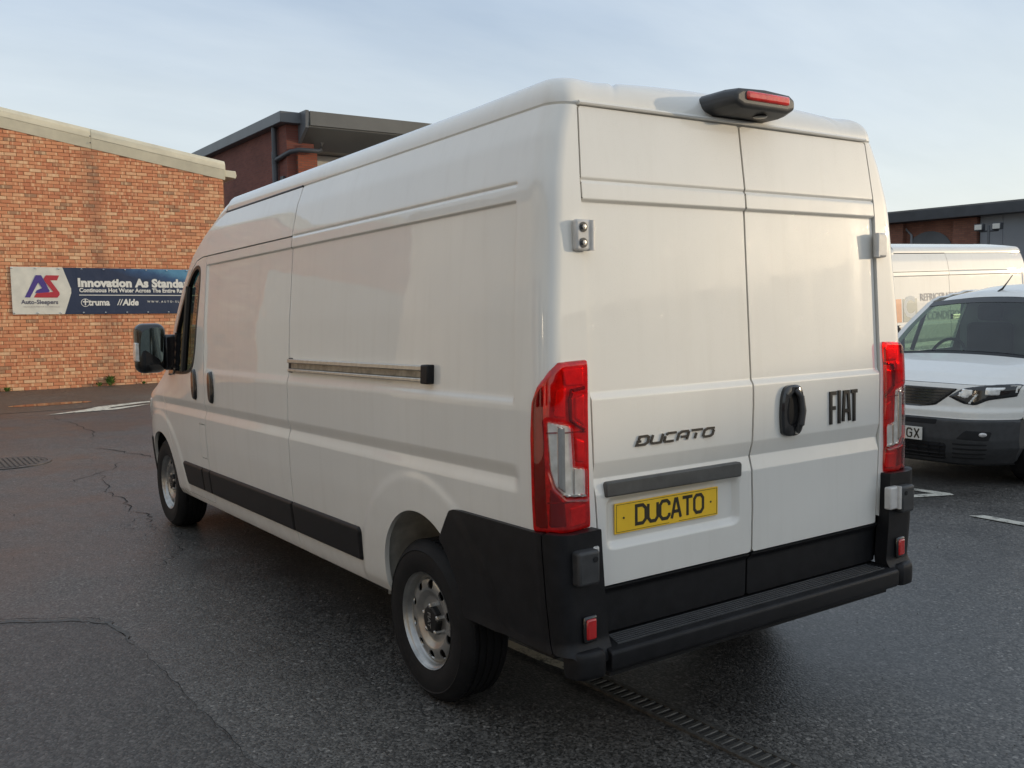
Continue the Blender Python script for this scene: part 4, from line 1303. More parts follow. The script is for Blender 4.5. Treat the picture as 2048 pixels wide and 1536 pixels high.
# mirrors
def make_mirror():
    mr = MB(); mr.box(-1.262, -1.045, 4.66, 4.80, 1.255, 1.615)
    mo = mr.build('door_mirror', M['gloss_black'], VAN, rake=True, bevel=.062, seg=5)
    g = MB()
    pol = smooth_poly([(-1.235, 1.30), (-1.075, 1.29), (-1.075, 1.57), (-1.10, 1.588), (-1.20, 1.575), (-1.235, 1.53)], 2)
    g.prism(pol, lambda p_, q, t_: (p_, 4.654 + t_ + (p_ + 1.15) * -.10 + (q - 1.43) * -.14, q), 0, .012)
    g.build('mirror_glass', M['mirror'], mo, rake=True)
    g = MB(); g.prism([(-1.27, 1.345), (-1.24, 1.34), (-1.24, 1.475), (-1.268, 1.48)], lambda p_, q, t_: (p_, 4.668 + t_, q), 0, .07)
    g.build('indicator', M['clear'], mo, rake=True, bevel=.006)
    g = MB(); g.box(-1.06, -.955, 4.70, 4.79, 1.27, 1.53); g.build('mirror_arm', M['gloss_black'], mo, rake=True, bevel=.02)
    return mo
PARTS_MIRROR.append(make_mirror())
sp('mirror_sail', [(4.66, 1.24), (4.84, 1.225), (4.84, 1.32), (4.70, 1.53), (4.62, 1.55)], (4.55, 4.95), 'gloss_black', cab_door, off=.012, edge=.01, step=.008)

# rear lamps -----------------------------------------------------------
LAMP = [(.832, .848), (.915, .838), (1.043, .850), (1.046, 1.18), (1.040, 1.29), (1.022, 1.345), (.985, 1.395), (.955, 1.423), (.835, 1.428)]
ZL = np.arange(.80, 1.46, .008)
UL = np.arange(.80, 1.09, .005)
def lp(name, poly, mat, parent, off, edge=.006, rim=.012, rnd=True):
    if rnd: poly = smooth_poly([p_ for k in range(len(poly)) for p_ in (poly[k], tuple(np.array(poly[k]) * .8 + np.array(poly[(k + 1) % len(poly)]) * .2), tuple(np.array(poly[k]) * .2 + np.array(poly[(k + 1) % len(poly)]) * .8))], 2)
    q0, q1 = min(p_[0] for p_ in poly), max(p_[0] for p_ in poly); z0, z1 = min(p_[1] for p_ in poly), max(p_[1] for p_ in poly)
    return panel(name, shell, np.arange(q0 - .01, q1 + .01, .0022), np.arange(z0 - .01, z1 + .01, .0035), lambda q, z: sd_poly(q, z, poly), M[mat], parent, out_shell, off, edge, rim)
CLEAR = [(.993, 1.228), (.905, 1.205), (.897, 1.063), (.845, 1.055), (.845, .954), (.935, .964), (.970, 1.006), (.984, 1.06)]
CLEAR = smooth_poly([p_ for k in range(len(CLEAR)) for p_ in (CLEAR[k], tuple(np.array(CLEAR[k]) * .8 + np.array(CLEAR[(k + 1) % len(CLEAR)]) * .2), tuple(np.array(CLEAR[k]) * .2 + np.array(CLEAR[(k + 1) % len(CLEAR)]) * .8))], 2)
lamp = lp('rear_lamp', LAMP, 'lamp_base', VAN, .002, 0, .03)
lp('reflector_bowl', [(.850, 1.340), (.930, 1.342), (.945, 1.400), (.850, 1.405)], 'clear', lamp, .007, .006)
lp('reflector_bowl', [(.848, 1.200), (.888, 1.228), (.888, 1.300), (.848, 1.312)], 'clear', lamp, .007, .006)
lp('reflector_bowl', [(.928, 1.235), (.970, 1.24), (.962, 1.33), (.925, 1.34)], 'clear', lamp, .006, .006)
lp('reflector_bowl', [(.848, .862), (.915, .856), (.915, .925), (.848, .932)], 'clear', lamp, .007, .006)
lp('reflector_bowl', [(.848, 1.075), (.885, 1.080), (.888, 1.165), (.848, 1.15)], 'clear', lamp, .007, .006)
lp('dark_backing', [(.995, .86), (1.037, .866), (1.040, 1.30), (1.005, 1.35), (1.0, 1.06)], 'red_dark', lamp, .006, .004)
lp('dark_backing', [(.93, .862), (.992, .866), (.985, 1.0), (.935, .945)], 'red_dark', lamp, .006, .004)
for st_ in stroke_poly([(.845, 1.332), (.900, 1.325), (.908, 1.30), (.905, 1.225), (.845, 1.188)], .013):
    lp('lens_rib', [tuple(q) for q in st_], 'red_dark', lamp, .010, .003)
for zz_ in (1.178, .940):
    lp('lens_rib', [(.842, zz_), (.995, zz_ + .006), (.995, zz_ + .013), (.842, zz_ + .007)], 'red_dark', lamp, .010, .002)
lp('reversing_bowl', CLEAR, 'clear', lamp, .006, .004, rnd=False)
lp('lens_bar', [(.962, 1.21), (.932, 1.204), (.932, .975), (.962, 1.0)], 'chrome', lamp, .010, .004)
lp('lens_bar', [(.902, 1.06), (.892, 1.06), (.892, .962), (.902, .962)], 'chrome', lamp, .010, .003)
lp('lens_bar', [(.845, .954), (.935, .964), (.945, .976), (.845, .968)], 'chrome', lamp, .011, .003)
lp('clear_lens', CLEAR, 'lens_clear', lamp, .0205, .004, 0, rnd=False)
ol = smooth_poly([p_ for k in range(len(LAMP)) for p_ in (LAMP[k], tuple(np.array(LAMP[k]) * .85 + np.array(LAMP[(k + 1) % len(LAMP)]) * .15), tuple(np.array(LAMP[k]) * .15 + np.array(LAMP[(k + 1) % len(LAMP)]) * .85))], 2)
panel('red_lens', shell, np.arange(.82, 1.06, .0025), np.arange(.82, 1.44, .004), lambda q, z: np.maximum(sd_poly(q, z, ol), -sd_poly(q, z, CLEAR)), M['lens_red'], lamp, out_shell, .020, .014, .012)
PARTS_MIRROR.append(lamp)

# rear bumper corners --------------------------------------------------
def bump_off(fn):
    """the corner stands proud, more so on the rear face and at the foot"""
    def g(q, z):
        P = fn(q, z)
        k = 1 - sm(.95, 1.25, q)
        ft = (1 - sm(.40, .47, z))
        P = P.copy()
        P[..., 1] -= (.050 + .030 * ft) * k
        P[..., 0] -= .018 + .012 * ft * (1 - sm(1.1, 1.9, q))
        return P
    return g
ZB = np.arange(.30, .88, .008)
def bc(name, poly, mat='plastic', cut=None):
    def sdf(q, z):
        s_ = sd_poly(q, z, poly)
        if cut is not None: s_ = np.maximum(s_, cut(q - .87, z))
        return s_
    return panel(name, bump_off(shell), np.arange(.74, 1.70, .008), ZB, sdf, M[mat], VAN, out_shell, 0, 0, .06)
PARTS_MIRROR.append(bc('bumper_side', [(1.032, .430), (1.50, .425), (1.66, .50), (1.645, .72), (1.555, .842), (1.53, .850), (1.032, .851)], cut=lambda y, z: -arch(y, z, RWY) - .004))
cornerb = bc('bumper_corner', [(.80, .432), (.80, .846), (.915, .842), (1.028, .851), (1.028, .430), (.97, .424), (.93, .39), (.83, .39)])
PARTS_MIRROR.append(cornerb)
foot = smooth_poly([(-.836, -.015), (-.90, -.016), (-.942, -.008), (-.968, .02), (-.978, .075), (-.93, .09), (-.836, .09)], 2)
fc = np.mean(np.array(foot), 0); rows = []
for z_, k in ((.440, .0), (.440, .72), (.434, .90), (.420, .98), (.400, 1.0), (.362, .985), (.348, .94), (.344, .80), (.344, 0)):
    rows.append([(min(-.8365, fc[0] + (p_ - fc[0]) * k), fc[1] + (q - fc[1]) * k, z_) for p_, q in foot + foot[:1]])
MB().grid(np.array(rows)).build('bumper_foot', M['plastic'], cornerb, rake=True, smooth=50)
m_ = MB(); m_.box(-.955, -.862, -.002, .10, .668, .788); capo = m_.build('hinge_cover', M['plastic_grey'], cornerb, rake=True, bevel=.012, seg=3)
m_ = MB(); m_.lathe([(.010, 0), (.010, .002), (0, .002)], lambda a, b, t_: (-.885 + a, -.003 - t_, .757 + b), 14); m_.build('cover_hole', M['dark'], cornerb, rake=True)
m_ = MB(); m_.box(-.918, -.860, .018, .034, .462, .556); m_.build('reflector_bezel', M['gloss_black'], cornerb, rake=True, bevel=.008)
m_ = MB(); m_.box(-.910, -.868, .012, .026, .474, .546); m_.build('reflector', M['red'], cornerb, rake=True, bevel=.006)
# step
m_ = MB()
prof = [(.15, .440), (.010, .430), (-.010, .424), (-.016, .414), (-.015, .362), (-.004, .347), (.15, .345)]
m_.prism(prof, lambda p_, q, t_: (t_, p_, q), -.826, .826)
step = m_.build('rear_step', M['plastic'], VAN, rake=True, bevel=.004, seg=2)
for k in range(6):
    y = .020 + k * .0145
    m_ = MB(); m_.box(-.77 + k * .004, .77 - k * .004, y, y + .0065, .425 + .0010 * k, .4365 + .0010 * k)
    m_.build('tread_rib', M['plastic_grey'], step, rake=True, bevel=.0015)
for x in (-.70, -.24, .24, .70):  # flat dark discs standing in for small shaded holes in the step
    m_ = MB(); m_.lathe([(.008, 0), (.008, .003), (0, .003)], lambda a, b, t_: (x + a, -.0115 - t_, .385 + b), 12); m_.build('step_hole', M['dark'], step, rake=True)
m_ = MB(); m_.box(-.8, .8, .03, .3, .32, .425); m_.build('bumper_beam', M['dark'], VAN, rake=True)

# rear doors -----------------------------------------------------------
REC = (-.765, -.082, .745, .945)
def rear_y(x, z, left):
    y = prof_y(z)
    d = .013 * sm(1.284, 1.314, z) * (1 - sm(1.966, 1.980, z))
    d = d + .006 * np.exp(-((z - 2.043) / .006) ** 2)
    v = np.maximum(0, 1 - np.abs(z - 1.008) / .058)
    d = d + .014 * v
    if left:
        s_ = sd_rbox(x, z, *REC, .04)
        d = d * (1 - (1 - sm(-.03, .0, s_)) * .0) + .022 * (1 - sm(-.032, 0, s_))
    return y + d
def door_fn(left):
    def g(x, z): return np.stack([x, rear_y(x, z, left), z + 0 * x], -1)
    return g
out_rear = lambda P: np.zeros_like(P) + np.array([0, -1, 0])
ZD = zs_(.60, 2.33, .012, (1.30, 1.973, 2.043, 1.008, 1.06, .955, .91, .76), .003, .02)
def split(z): return np.interp(z, [.44, .60, .80, 1.0, 1.2, 2.3], [-.022, -.018, -.010, -.012, .0, .0])
def rear_door(left):
    sgn = -1 if left else 1
    def sdf(x, z):
        a = sgn * x - dooredge(z)                     # outer edge
        b = (x - split(z) + .0050) if left else (split(z) - x + .0050)
        t_ = np.maximum(z - 2.300, .625 - z)
        c = np.maximum(np.maximum(a, b), t_)
        # round the top outer corner a little
        return c
    us = np.arange(-.84, .03, .012) if left else np.arange(-.03, .84, .012)
    o = panel('rear_door', door_fn(left), us, ZD, sdf, M['paint_wet'], VAN, out_rear, 0, 0, .03)
    def sdf2(x, z):
        a = sgn * x - .818
        b = (x - split(z) + .0050) if left else (split(z) - x + .0050)
        return np.maximum(np.maximum(a, b), np.maximum(z - .618, .446 - z))
    panel('kick_panel', lambda x, z: np.stack([x, .108 - .020 * sm(.590, .612, z) + 0 * x, z + 0 * x], -1), us, np.arange(.42, .65, .008), sdf2, M['plastic'], o, out_rear, 0, 0, .03)
    return o
dl = rear_door(True); drr = rear_door(False)
MB().prism([(.13, .44), (.14, .44), (.25, 2.29), (.24, 2.29)], lambda p_, q, t_: (t_, p_, q), -.80, .80).build('dark_door_backing', M['dark'], VAN, rake=True)  # black sheet stands in for the unlit load space behind the doors
def rp(x, z, d, left=True):
    return (x, float(rear_y(np.array(x, float), np.array(z, float), left)) - d, z)
# black strips added in the gaps: painted shade for the shut lines
zz_ = np.linspace(.63, 2.295, 40)
for nm, xs_ in (('shut_line_shade', lambda z: float(split(z))), ('shut_line_shade', lambda z: -float(dooredge(z)) - .004), ('shut_line_shade', lambda z: float(dooredge(z)) + .004)):
    m_ = MB(); m_.tube([(xs_(z), float(rear_y(np.array(xs_(z)), np.array(z), False)) + .014, z) for z in zz_], .0075, 6)
    m_.build(nm, M['seal'], VAN, rake=True, smooth=40)
for y_ in (SLIDE, BPIL):  # same black strips, painted shade in the side shut lines
    m_ = MB(); m_.tube([spt(y_, z, -.013) for z in np.linspace(.63, 2.03 if y_ == BPIL else 2.295, 40)], .0065, 6)
    PARTS_MIRROR.append(m_.build('shut_line_shade', M['seal'], VAN, rake=True, smooth=40))
# header sill above doors
m_ = MB(); m_.tube([(-.80, .172, 2.311), (0, .165, 2.313), (.80, .172, 2.311)], .008, 8)
m_.build('header_strip', M['paint'], VAN, rake=True, smooth=40)
# number plate lamp strip
m_ = MB(); m_.prism([(-.768, .940), (-.082, .936), (-.080, .985), (-.088, .994), (-.760, .994), (-.768, .986)], lambda p_, q, t_: (p_, t_ + (q - .94) * -.10 * 0, q), .110, .076)
m_.build('lamp_strip', M['strip_grey'], dl, rake=True, bevel=.006)
plate = MB().box(-.712, -.192, .098, .104, .797, .908).build('number_plate', M['plate_y'], dl, rake=True, bevel=.0015)
pw, ph, pt = .046, .066, .0125
for i, ch in enumerate('DUCATO'):
    lm = letter_mb(ch, LETTERS, pw / .9, ph, pt, lambda p_, q, t_, x0=-.612 + i * .0585: (x0 + p_, .0978 - t_, .822 + q), .0008)
    lm.build('letter', M['ink'], plate, rake=True)
for x0, x1, z0, z1 in ((-.706, -.198, .9015, .903), (-.706, -.45, .8025, .804), (-.40, -.198, .8025, .804), (-.706, -.7045, .8025, .903), (-.1995, -.198, .8025, .903)):
    MB().box(x0, x1, .0972, .0978, z0, z1).build('border', M['ink'], plate, rake=True)
for x0 in (-.672, -.232):
    MB().lathe([(.004, 0), (.004, .002), (0, .003)], lambda a, b, t_: (x0 + a, .098 - t_, .853 + b), 10).build('screw', M['ink'], plate, rake=True)
# DUCATO badge
for i, ch in enumerate('DUCATO'):
    x0 = -.618 + i * .0665
    lm = letter_mb(ch, LETTERS_ITALIC, .050, .030, .0085, lambda p_, q, t_, x0=x0: rp(x0 + p_, 1.110 + q, .001 + t_), .005, .45)
    lm.build('badge_letter', M['badge'], dl, rake=True)
# FIAT badge
for i, (ch, x0, w_) in enumerate((('F', .474, .040), ('I', .520, .03), ('A', .556, .055), ('T', .612, .042))):
    if ch == 'A':
        m_ = MB()
        for pth in ([(.0, 0), (.008, .125), (.034, .125), (.044, 0)], [(.006, .045), (.038, .045)]):
            for seg in stroke_poly(pth, .0145): m_.prism([tuple(q) for q in seg], lambda p_, q, t_: rp(x0 + p_, 1.098 + q, .001 + t_, False), 0, .006)
        lm = m_
    else:
        lm = letter_mb(ch, LETTERS, w_, .122, .0155, lambda p_, q, t_, x0=x0: rp(x0 + p_, 1.101 + q, .001 + t_, False), .006)
    lm.build('badge_letter', M['badge_black'], drr, rake=True)
# rear handle
hx, hz = .222, 1.170
m_ = MB()
outl = smooth_poly([(-.062, -.100), (.040, -.104), (.064, -.06), (.070, 0), (.064, .07), (.040, .106), (-.040, .106), (-.064, .07), (-.072, 0), (-.070, -.06)], 2)
innl = smooth_poly([(-.034, -.058), (.034, -.058), (.046, 0), (.034, .07), (-.020, .07), (-.046, 0)], 2)
n = len(outl)
innl = [tuple(p_) for p_ in np.array([innl[int(i * len(innl) / n)] for i in range(n)])]
ao = [math.atan2(q, p_) for p_, q in outl]
def ray_in(a):
    best = min(range(len(innl)), key=lambda i: abs(math.atan2(math.sin(math.atan2(innl[i][1], innl[i][0]) - a), math.cos(math.atan2(innl[i][1], innl[i][0]) - a))))
    return innl[best]
rows = []
for k, dd in ((0, -.004), (0, .014), (.12, .020)):
    rows.append([rp(hx + p_ * (1 - k), hz + q * (1 - k * .7), dd, False) for p_, q in outl])
inn = [ray_in(a) for a in ao]
rows.append([rp(hx + p_ * 1.08, hz + q * 1.05, .019, False) for p_, q in inn])
rows.append([rp(hx + p_ * .95, hz + q * .96, .002, False) for p_, q in inn])
P = np.array(rows); P = np.concatenate([P, P[:, :1]], 1)
m_.grid(P)
hb = m_.build('rear_handle', M['gloss_black'], drr, rake=True, smooth=35)
m_ = MB(); m_.add([rp(hx + p_ * .95, hz + q * .96, .003, False) for p_, q in inn], [tuple(range(n))]); m_.build('handle_cup', M['dark'], hb, rake=True)
m_ = MB()
m_.tube([rp(hx + .016, hz + .085, .016, False), rp(hx + .022, hz + .055, .034, False), rp(hx + .026, hz, .040, False), rp(hx + .022, hz - .055, .034, False), rp(hx + .012, hz - .085, .018, False)], [.013, .014, .014, .014, .013], 10)
m_.build('handle_grip', M['plastic_grey'], hb, rake=True, smooth=40)
m_ = MB(); m_.lathe([(.008, 0), (.008, .004), (0, .004)], lambda a, b, t_: tuple(np.array(rp(hx + .008, hz - .088, .021, False)) + np.array([a, -t_, b])), 12); m_.build('lock', M['alu'], hb, rake=True)
# hinges: upper plates with bolts, lower brackets
def hinge(sgn):
    x0, x1 = .800, .872
    m_ = MB(); m_.box(*sorted((sgn * x0, sgn * x1)), .100, .128, 1.798, 1.905)
    hg = m_.build('hinge', M['hinge'], VAN, rake=True, bevel=.010, seg=3)
    m_ = MB(); m_.tube([(sgn * .802, .105, 1.800), (sgn * .802, .105, 1.902)], .012, 10); m_.build('knuckle', M['hinge'], hg, rake=True, smooth=40)
    for z_ in ((1.825, 1.878) if sgn < 0 else ()):
        m_ = MB(); m_.lathe([(.017, 0), (.017, .002), (.012, .0025), (.0, .0025)], lambda a, b, t_: (sgn * .842 + a, .0995 - t_, z_ + b), 16); m_.build('bolt_recess', M['plastic_grey'], hg, rake=True)
        m_ = MB(); m_.lathe([(.009, 0), (.009, .005), (0, .006)], lambda a, b, t_: (sgn * .842 + a, .097 - t_, z_ + b), 6); m_.build('bolt', M['bolt'], hg, rake=True)
    lo_in = .792 if sgn > 0 else .838
    m_ = MB(); m_.box(*sorted((sgn * lo_in, sgn * .866)), .010 if sgn > 0 else .03, .045, .690, .790)
    lo = m_.build('hinge', M['hinge'], VAN, rake=True, bevel=.008, seg=3)
    m_ = MB(); m_.tube([(sgn * .852, .008 if sgn > 0 else .04, .690), (sgn * .852, .008 if sgn > 0 else .04, .790)], .010, 10); m_.build('knuckle', M['hinge'], lo, rake=True, smooth=40)
    return hg
hinge(-1); hinge(1)
# brake-light and camera housing on the header
m_ = MB()
hp = [(-.192, 2.345), (-.192, 2.388), (-.155, 2.408), (.0, 2.416), (.155, 2.408), (.192, 2.388), (.192, 2.345), (.14, 2.326), (-.14, 2.326)]
hs = [(p_ * .86, 2.370 + (q - 2.370) * .82) for p_, q in hp]
vs = [(p_ * 1.0, .34, q) for p_, q in hp] + [(p_, .10, q) for p_, q in hp] + [(p_, .035, q + .004) for p_, q in hs]
n = len(hp)
fs = [(i, (i + 1) % n, n + (i + 1) % n, n + i) for i in range(n)] + [(n + i, n + (i + 1) % n, 2 * n + (i + 1) % n, 2 * n + i) for i in range(n)] + [tuple(range(2 * n, 3 * n)), tuple(range(n))]
m_.add(vs, fs)
hs_o = m_.build('brake_light_housing', M['plastic_grey'], VAN, rake=True, bevel=.014, seg=3)
m_ = MB(); m_.box(-.110, .128, .026, .05, 2.362, 2.397); m_.build('brake_light', M['red_hi'], hs_o, rake=True, bevel=.010, seg=3)
m_ = MB(); m_.lathe([(.028, -.03), (.028, .012), (.02, .016), (0, .016)], lambda a, b, t_: (.03 + a, .10 + b - t_ * .6, 2.335 - t_), 16); m_.build('camera_lens', M['gloss_black'], hs_o, rake=True, smooth=40)

# wheels ----------------------------------------------------------------
WX = -.985
def make_wheel(yc, rear=True):
    R_, RIM = .341, .203
    w = empty('wheel', (0, 0, 0)); COL.objects.unlink(w); bpy.data.objects.remove(w)
    fn = lambda a, b, t_: (WX + t_, yc + a, .338 + b)
    prof = [(RIM - .002, .012), (RIM + .006, .002), (.235, -.006), (.270, -.010), (.295, -.006), (.300, -.009), (.306, -.004), (.320, .006), (.332, .018), (.3395, .030)]
    t0 = .030
    for g0 in (.052, .088, .122, .158):
        prof += [(R_, g0 - .006), (R_ - .007, g0 - .004), (R_ - .007, g0 + .004), (R_, g0 + .006)]
    prof += [(.338, .188), (.320, .206), (.27, .218), (.21, .205)]
    ty = MB().lathe(prof, fn, 96).build('wheel', M['rubber'], VAN, smooth=28)
    ty['label'] = 'rear left wheel' if rear else 'front left wheel'
    # tread blocks at the shoulder
    m_ = MB()
    for k in range(72):
        a = 2 * math.pi * k / 72
        for (r0, r1, t0, t1) in ((.326, .343, .014, .040),):
            c, s_ = math.cos(a), math.sin(a); da = .026
            pts = []
            for (r_, tt) in ((.3255, .013), (.3425, .034), (.343, .048), (.333, .048)):
                for dd in (-da, da):
                    aa = a + dd
                    pts.append(fn(r_ * math.cos(aa), r_ * math.sin(aa), tt))
            m_.add(pts, [(0, 1, 3, 2), (2, 3, 5, 4), (0, 2, 4, 6), (1, 7, 5, 3), (4, 5, 7, 6)])
    m_.build('tread_blocks', M['rubber'], ty)
    # rim disc with vent holes cut through
    rp_r = [.203, .200, .193, .190, .185, .178, .170, .160, .150, .138, .124, .110, .098, .086, .060, .004]
    rp_t = [.004, .012, .017, .034, .042, .040, .032, .028, .026, .025, .026, .036, .044, .046, .046, .046]
    rs_ = np.unique(np.concatenate([np.linspace(.004, .203, 60), np.linspace(.13, .19, 50)]))
    ths = np.linspace(0, 2 * math.pi, 241)
    def disc(r_, th):
        tt = np.interp(r_, rp_r[::-1], rp_t[::-1])
        return np.stack([WX + tt, yc + r_ * np.cos(th), .338 + r_ * np.sin(th)], -1)
    def holes(r_, th):
        s_ = np.full(r_.shape, -1.0)
        for k in range(10):
            a = 2 * math.pi * (k + .5) / 10
            d = np.hypot(r_ * np.cos(th) - .153 * math.cos(a), r_ * np.sin(th) - .153 * math.sin(a))
            s_ = np.maximum(s_, .0205 - d)
        return np.maximum(s_, -.01)
    rim = panel('rim', disc, rs_, ths, holes, M['steel'], ty, lambda P: np.zeros_like(P) + np.array([-1, 0, 0]), 0, 0, .006, rake=False, smooth=40)
    MB().lathe([(.203, .004), (.2055, .0), (.206, .008)], fn, 64).build('rim_flange', M['steel'], ty, smooth=40)
    MB().lathe([(.20, .075), (.05, .075)], fn, 32).build('brake_disc', M['dark'], ty)
    hub = MB().lathe([(.062, .050), (.060, .026), (.052, .020), (0, .018)], fn, 10).build('hub_cap', M['badge_black'], ty)
    tv, tf = text_mesh('FIAT', .034, .0008, 0, 1.0, 'CENTER')
    mesh_obj('letter', [(WX + .0172, yc + .012 - y * 1.0, .338 - x) for x, y, _z in tv], tf, M['bolt'], ty)
    for k in range(5):
        a = 2 * math.pi * k / 5 + .3
        b_ = MB().lathe([(.0115, .050), (.0115, .022), (.006, .018), (0, .018)], lambda p_, q, t_: fn(p_ + .059 * math.cos(a), q + .059 * math.sin(a), t_), 6)
        b_.build('wheel_bolt', M['bolt'], ty, smooth=20)
    MB().box(WX - .001, WX + .018, yc - .203, yc - .190, .338 - .012, .338 + .012).build('balance_weight', M['bolt'], ty)
    return ty
wr = make_wheel(RWY + .02, True); wf = make_wheel(FWY, False)
for w in (wr, wf):
    c = mirror_part(w, VAN); c['label'] = w['label'].replace('left', 'right')
for o in PARTS_MIRROR: mirror_part(o, VAN)
m_ = MB(); m_.tube([(-.80, 1.01, .338), (.80, 1.01, .338)], .05, 10); m_.build('rear_axle', M['dark'], VAN)
m_ = MB(); m_.box(-.80, -.76, .35, 1.75, .33, .40); m_.build('leaf_spring', M['dark'], VAN)

# ------------------------------------------------------------------ second van of the same kind, behind the small one
VAN2 = copy_tree(VAN)
VAN2.location = (12.98, 6.62, 0); VAN2.rotation_euler = (0, 0, rad(90))
VAN2['label'] = 'white high-roof van in low sun behind the small van, company livery on its side'
def livery(name, body, y0, z0, size, mat, off=0.0, xs=1.0):
    v, f = text_mesh(body, size, off)
    vs = []
    for x, y, _z in v:
        yy = y0 - x * xs; zz = z0 + y
        P = spt(yy, zz, .004); vs.append(P)
    vs = rk(np.array(vs))
    return mesh_obj(name, vs, f, mat, VAN2)
def livery_box(name, ya, yb, za, zb, mat, d=.0035):
    P = np.array([[spt(y, z, d) for z in np.linspace(za, zb, 6)] for y in np.linspace(ya, yb, 6)])
    return MB().grid(P).build(name, mat, VAN2, rake=True)
livery_box('livery_block', 3.62, 4.0, 1.33, 1.66, M['sign_orange'])
livery_box('livery_block', 3.24, 3.58, 1.33, 1.66, M['sign_grey'])
livery('livery_letter', 'J', 3.98, 1.40, .42, M['ban_text'], .012)
livery('livery_letter', 'C', 3.58, 1.40, .42, M['ban_text'], .012)
livery('livery_letter', 'RY', 3.97, 1.12, .24, M['sign_black'], .01)
livery('livery_letter', 'REFRIGERATION &', 3.16, 1.62, .15, M['ban_pale'], .002)  # pale ink on both lines paints in the glare washing them out
livery('livery_letter', 'AIR CONDITIONING', 3.30, 1.34, .17, M['ban_pale'], .002)

# ------------------------------------------------------------------ SMALL VAN (parked, front towards the big van)
SV = empty('small_van', (4.88, 2.69, 0))
tag(SV, 'small white panel van parked nose towards the big van, black bumper and whip aerial', 'van')
# local frame: +X backwards from the nose, Y across (its left side is -Y), Z up
prof_s = [(.17, .175), (.10, .20), (.035, .30), (.0, .42), (.0, .585), (.025, .60), (.030, .665), (.055, .70), (.075, .86), (.10, .905), (.30, .985), (.60, 1.06), (.93, 1.12), (1.00, 1.135), (1.30, 1.40), (1.62, 1.655), (1.75, 1.715), (2.2, 1.78), (3.2, 1.80), (4.25, 1.76), (4.36, 1.65), (4.42, 1.1), (4.42, .35), (4.3, .22)]
tps = np.concatenate([[0], np.cumsum([math.hypot(a[0] - b[0], a[1] - b[1]) for a, b in zip(prof_s[1:], prof_s[:-1])])])
def sv_w(z): return np.interp(z, [.17, .35, .6, .9, 1.12, 1.4, 1.65, 1.8], [.80, .90, .915, .925, .905, .82, .72, .66])
def sv_fn(u, y_):
    """u: length along the profile, y_ in -1..1"""
    x = np.interp(u, tps, [p_[0] for p_ in prof_s]); z = np.interp(u, tps, [p_[1] for p_ in prof_s])
    w_ = sv_w(z)
    a = np.abs(y_)
    fr = 1 - sm(.0, 1.9, x)
    low = 1 - sm(.95, 1.3, z)
    x2 = x + fr * (.10 * a ** 2 + .30 * np.clip(a - .62, 0, 1) ** 2 / .1444) * (.45 + .55 * low)
    dz = -.05 * a ** 2 * sm(.85, 1.0, z) - .0 * a
    return np.stack([x2, y_ * w_, z + dz], -1)
out_sv = lambda P: np.stack([np.where(P[..., 0] < 1.6, -1.0, np.where(P[..., 0] > 4.3, 1, 0)), 0 * P[..., 0], np.where(P[..., 0] > .9, 1.0, .2)], -1)
def svp(name, poly, mat, parent=SV, off=0., edge=0., rim=.01, du=.012, dy=.025, ur=None):
    us = [p_[0] for p_ in poly]; ysx = [p_[1] for p_ in poly]
    U = np.arange(min(us) - .02, max(us) + .02 + du, du); Y = np.arange(min(ysx) - .03, max(ysx) + .03 + dy, dy)
    return panel(name, sv_fn, U, Y, lambda u, y: sd_poly(u, y, poly), M[mat], parent, out_sv, off, edge, rim, rake=False)
def U_(z, first=True):
    zz = [p_[1] for p_ in prof_s[:18]]
    return float(np.interp(z, zz, tps[:18]))
def full(z0, z1, a=1.0): return [(U_(z0), -a), (U_(z1), -a), (U_(z1), a), (U_(z0), a)]
svp('bumper', full(.18, .60), 'plastic_grey', rim=.0)
svp('front_panel', full(.602, .903), 'paint', rim=.0)
bon = svp('bonnet', full(.908, 1.118), 'paint', rim=.015, du=.02)
svp('scuttle', full(1.12, 1.14), 'plastic', rim=0)
svp('windscreen_frame', full(1.142, 1.655), 'gloss_black', rim=.0) if False else None
svp('windscreen', [(U_(1.142), -.93), (U_(1.645), -.93), (U_(1.645), .93), (U_(1.142), .93)], 'screen', rim=0, du=.03)
for s_ in (-1, 1): svp('windscreen_pillar', [(U_(1.142), s_ * .93), (U_(1.655), s_ * .93), (U_(1.655), s_), (U_(1.142), s_)], 'paint', rim=.04, du=.03)
svp('screen_header', [(U_(1.60), -.93), (U_(1.648), -.93), (U_(1.648), .93), (U_(1.60), .93)], 'gloss_black', off=.003, rim=.0)
# roof & tail
us = np.linspace(U_(1.655), tps[-1], 60); ya = np.linspace(-1, 1, 25)
UU, Y2 = np.meshgrid(us, ya, indexing='ij')
P = sv_fn(UU, Y2)
P[..., 2] -= .06 * np.abs(Y2) ** 4 * (P[..., 0] < 4.3)
MB().grid(P).build('roof', M['paint'], SV, smooth=40)
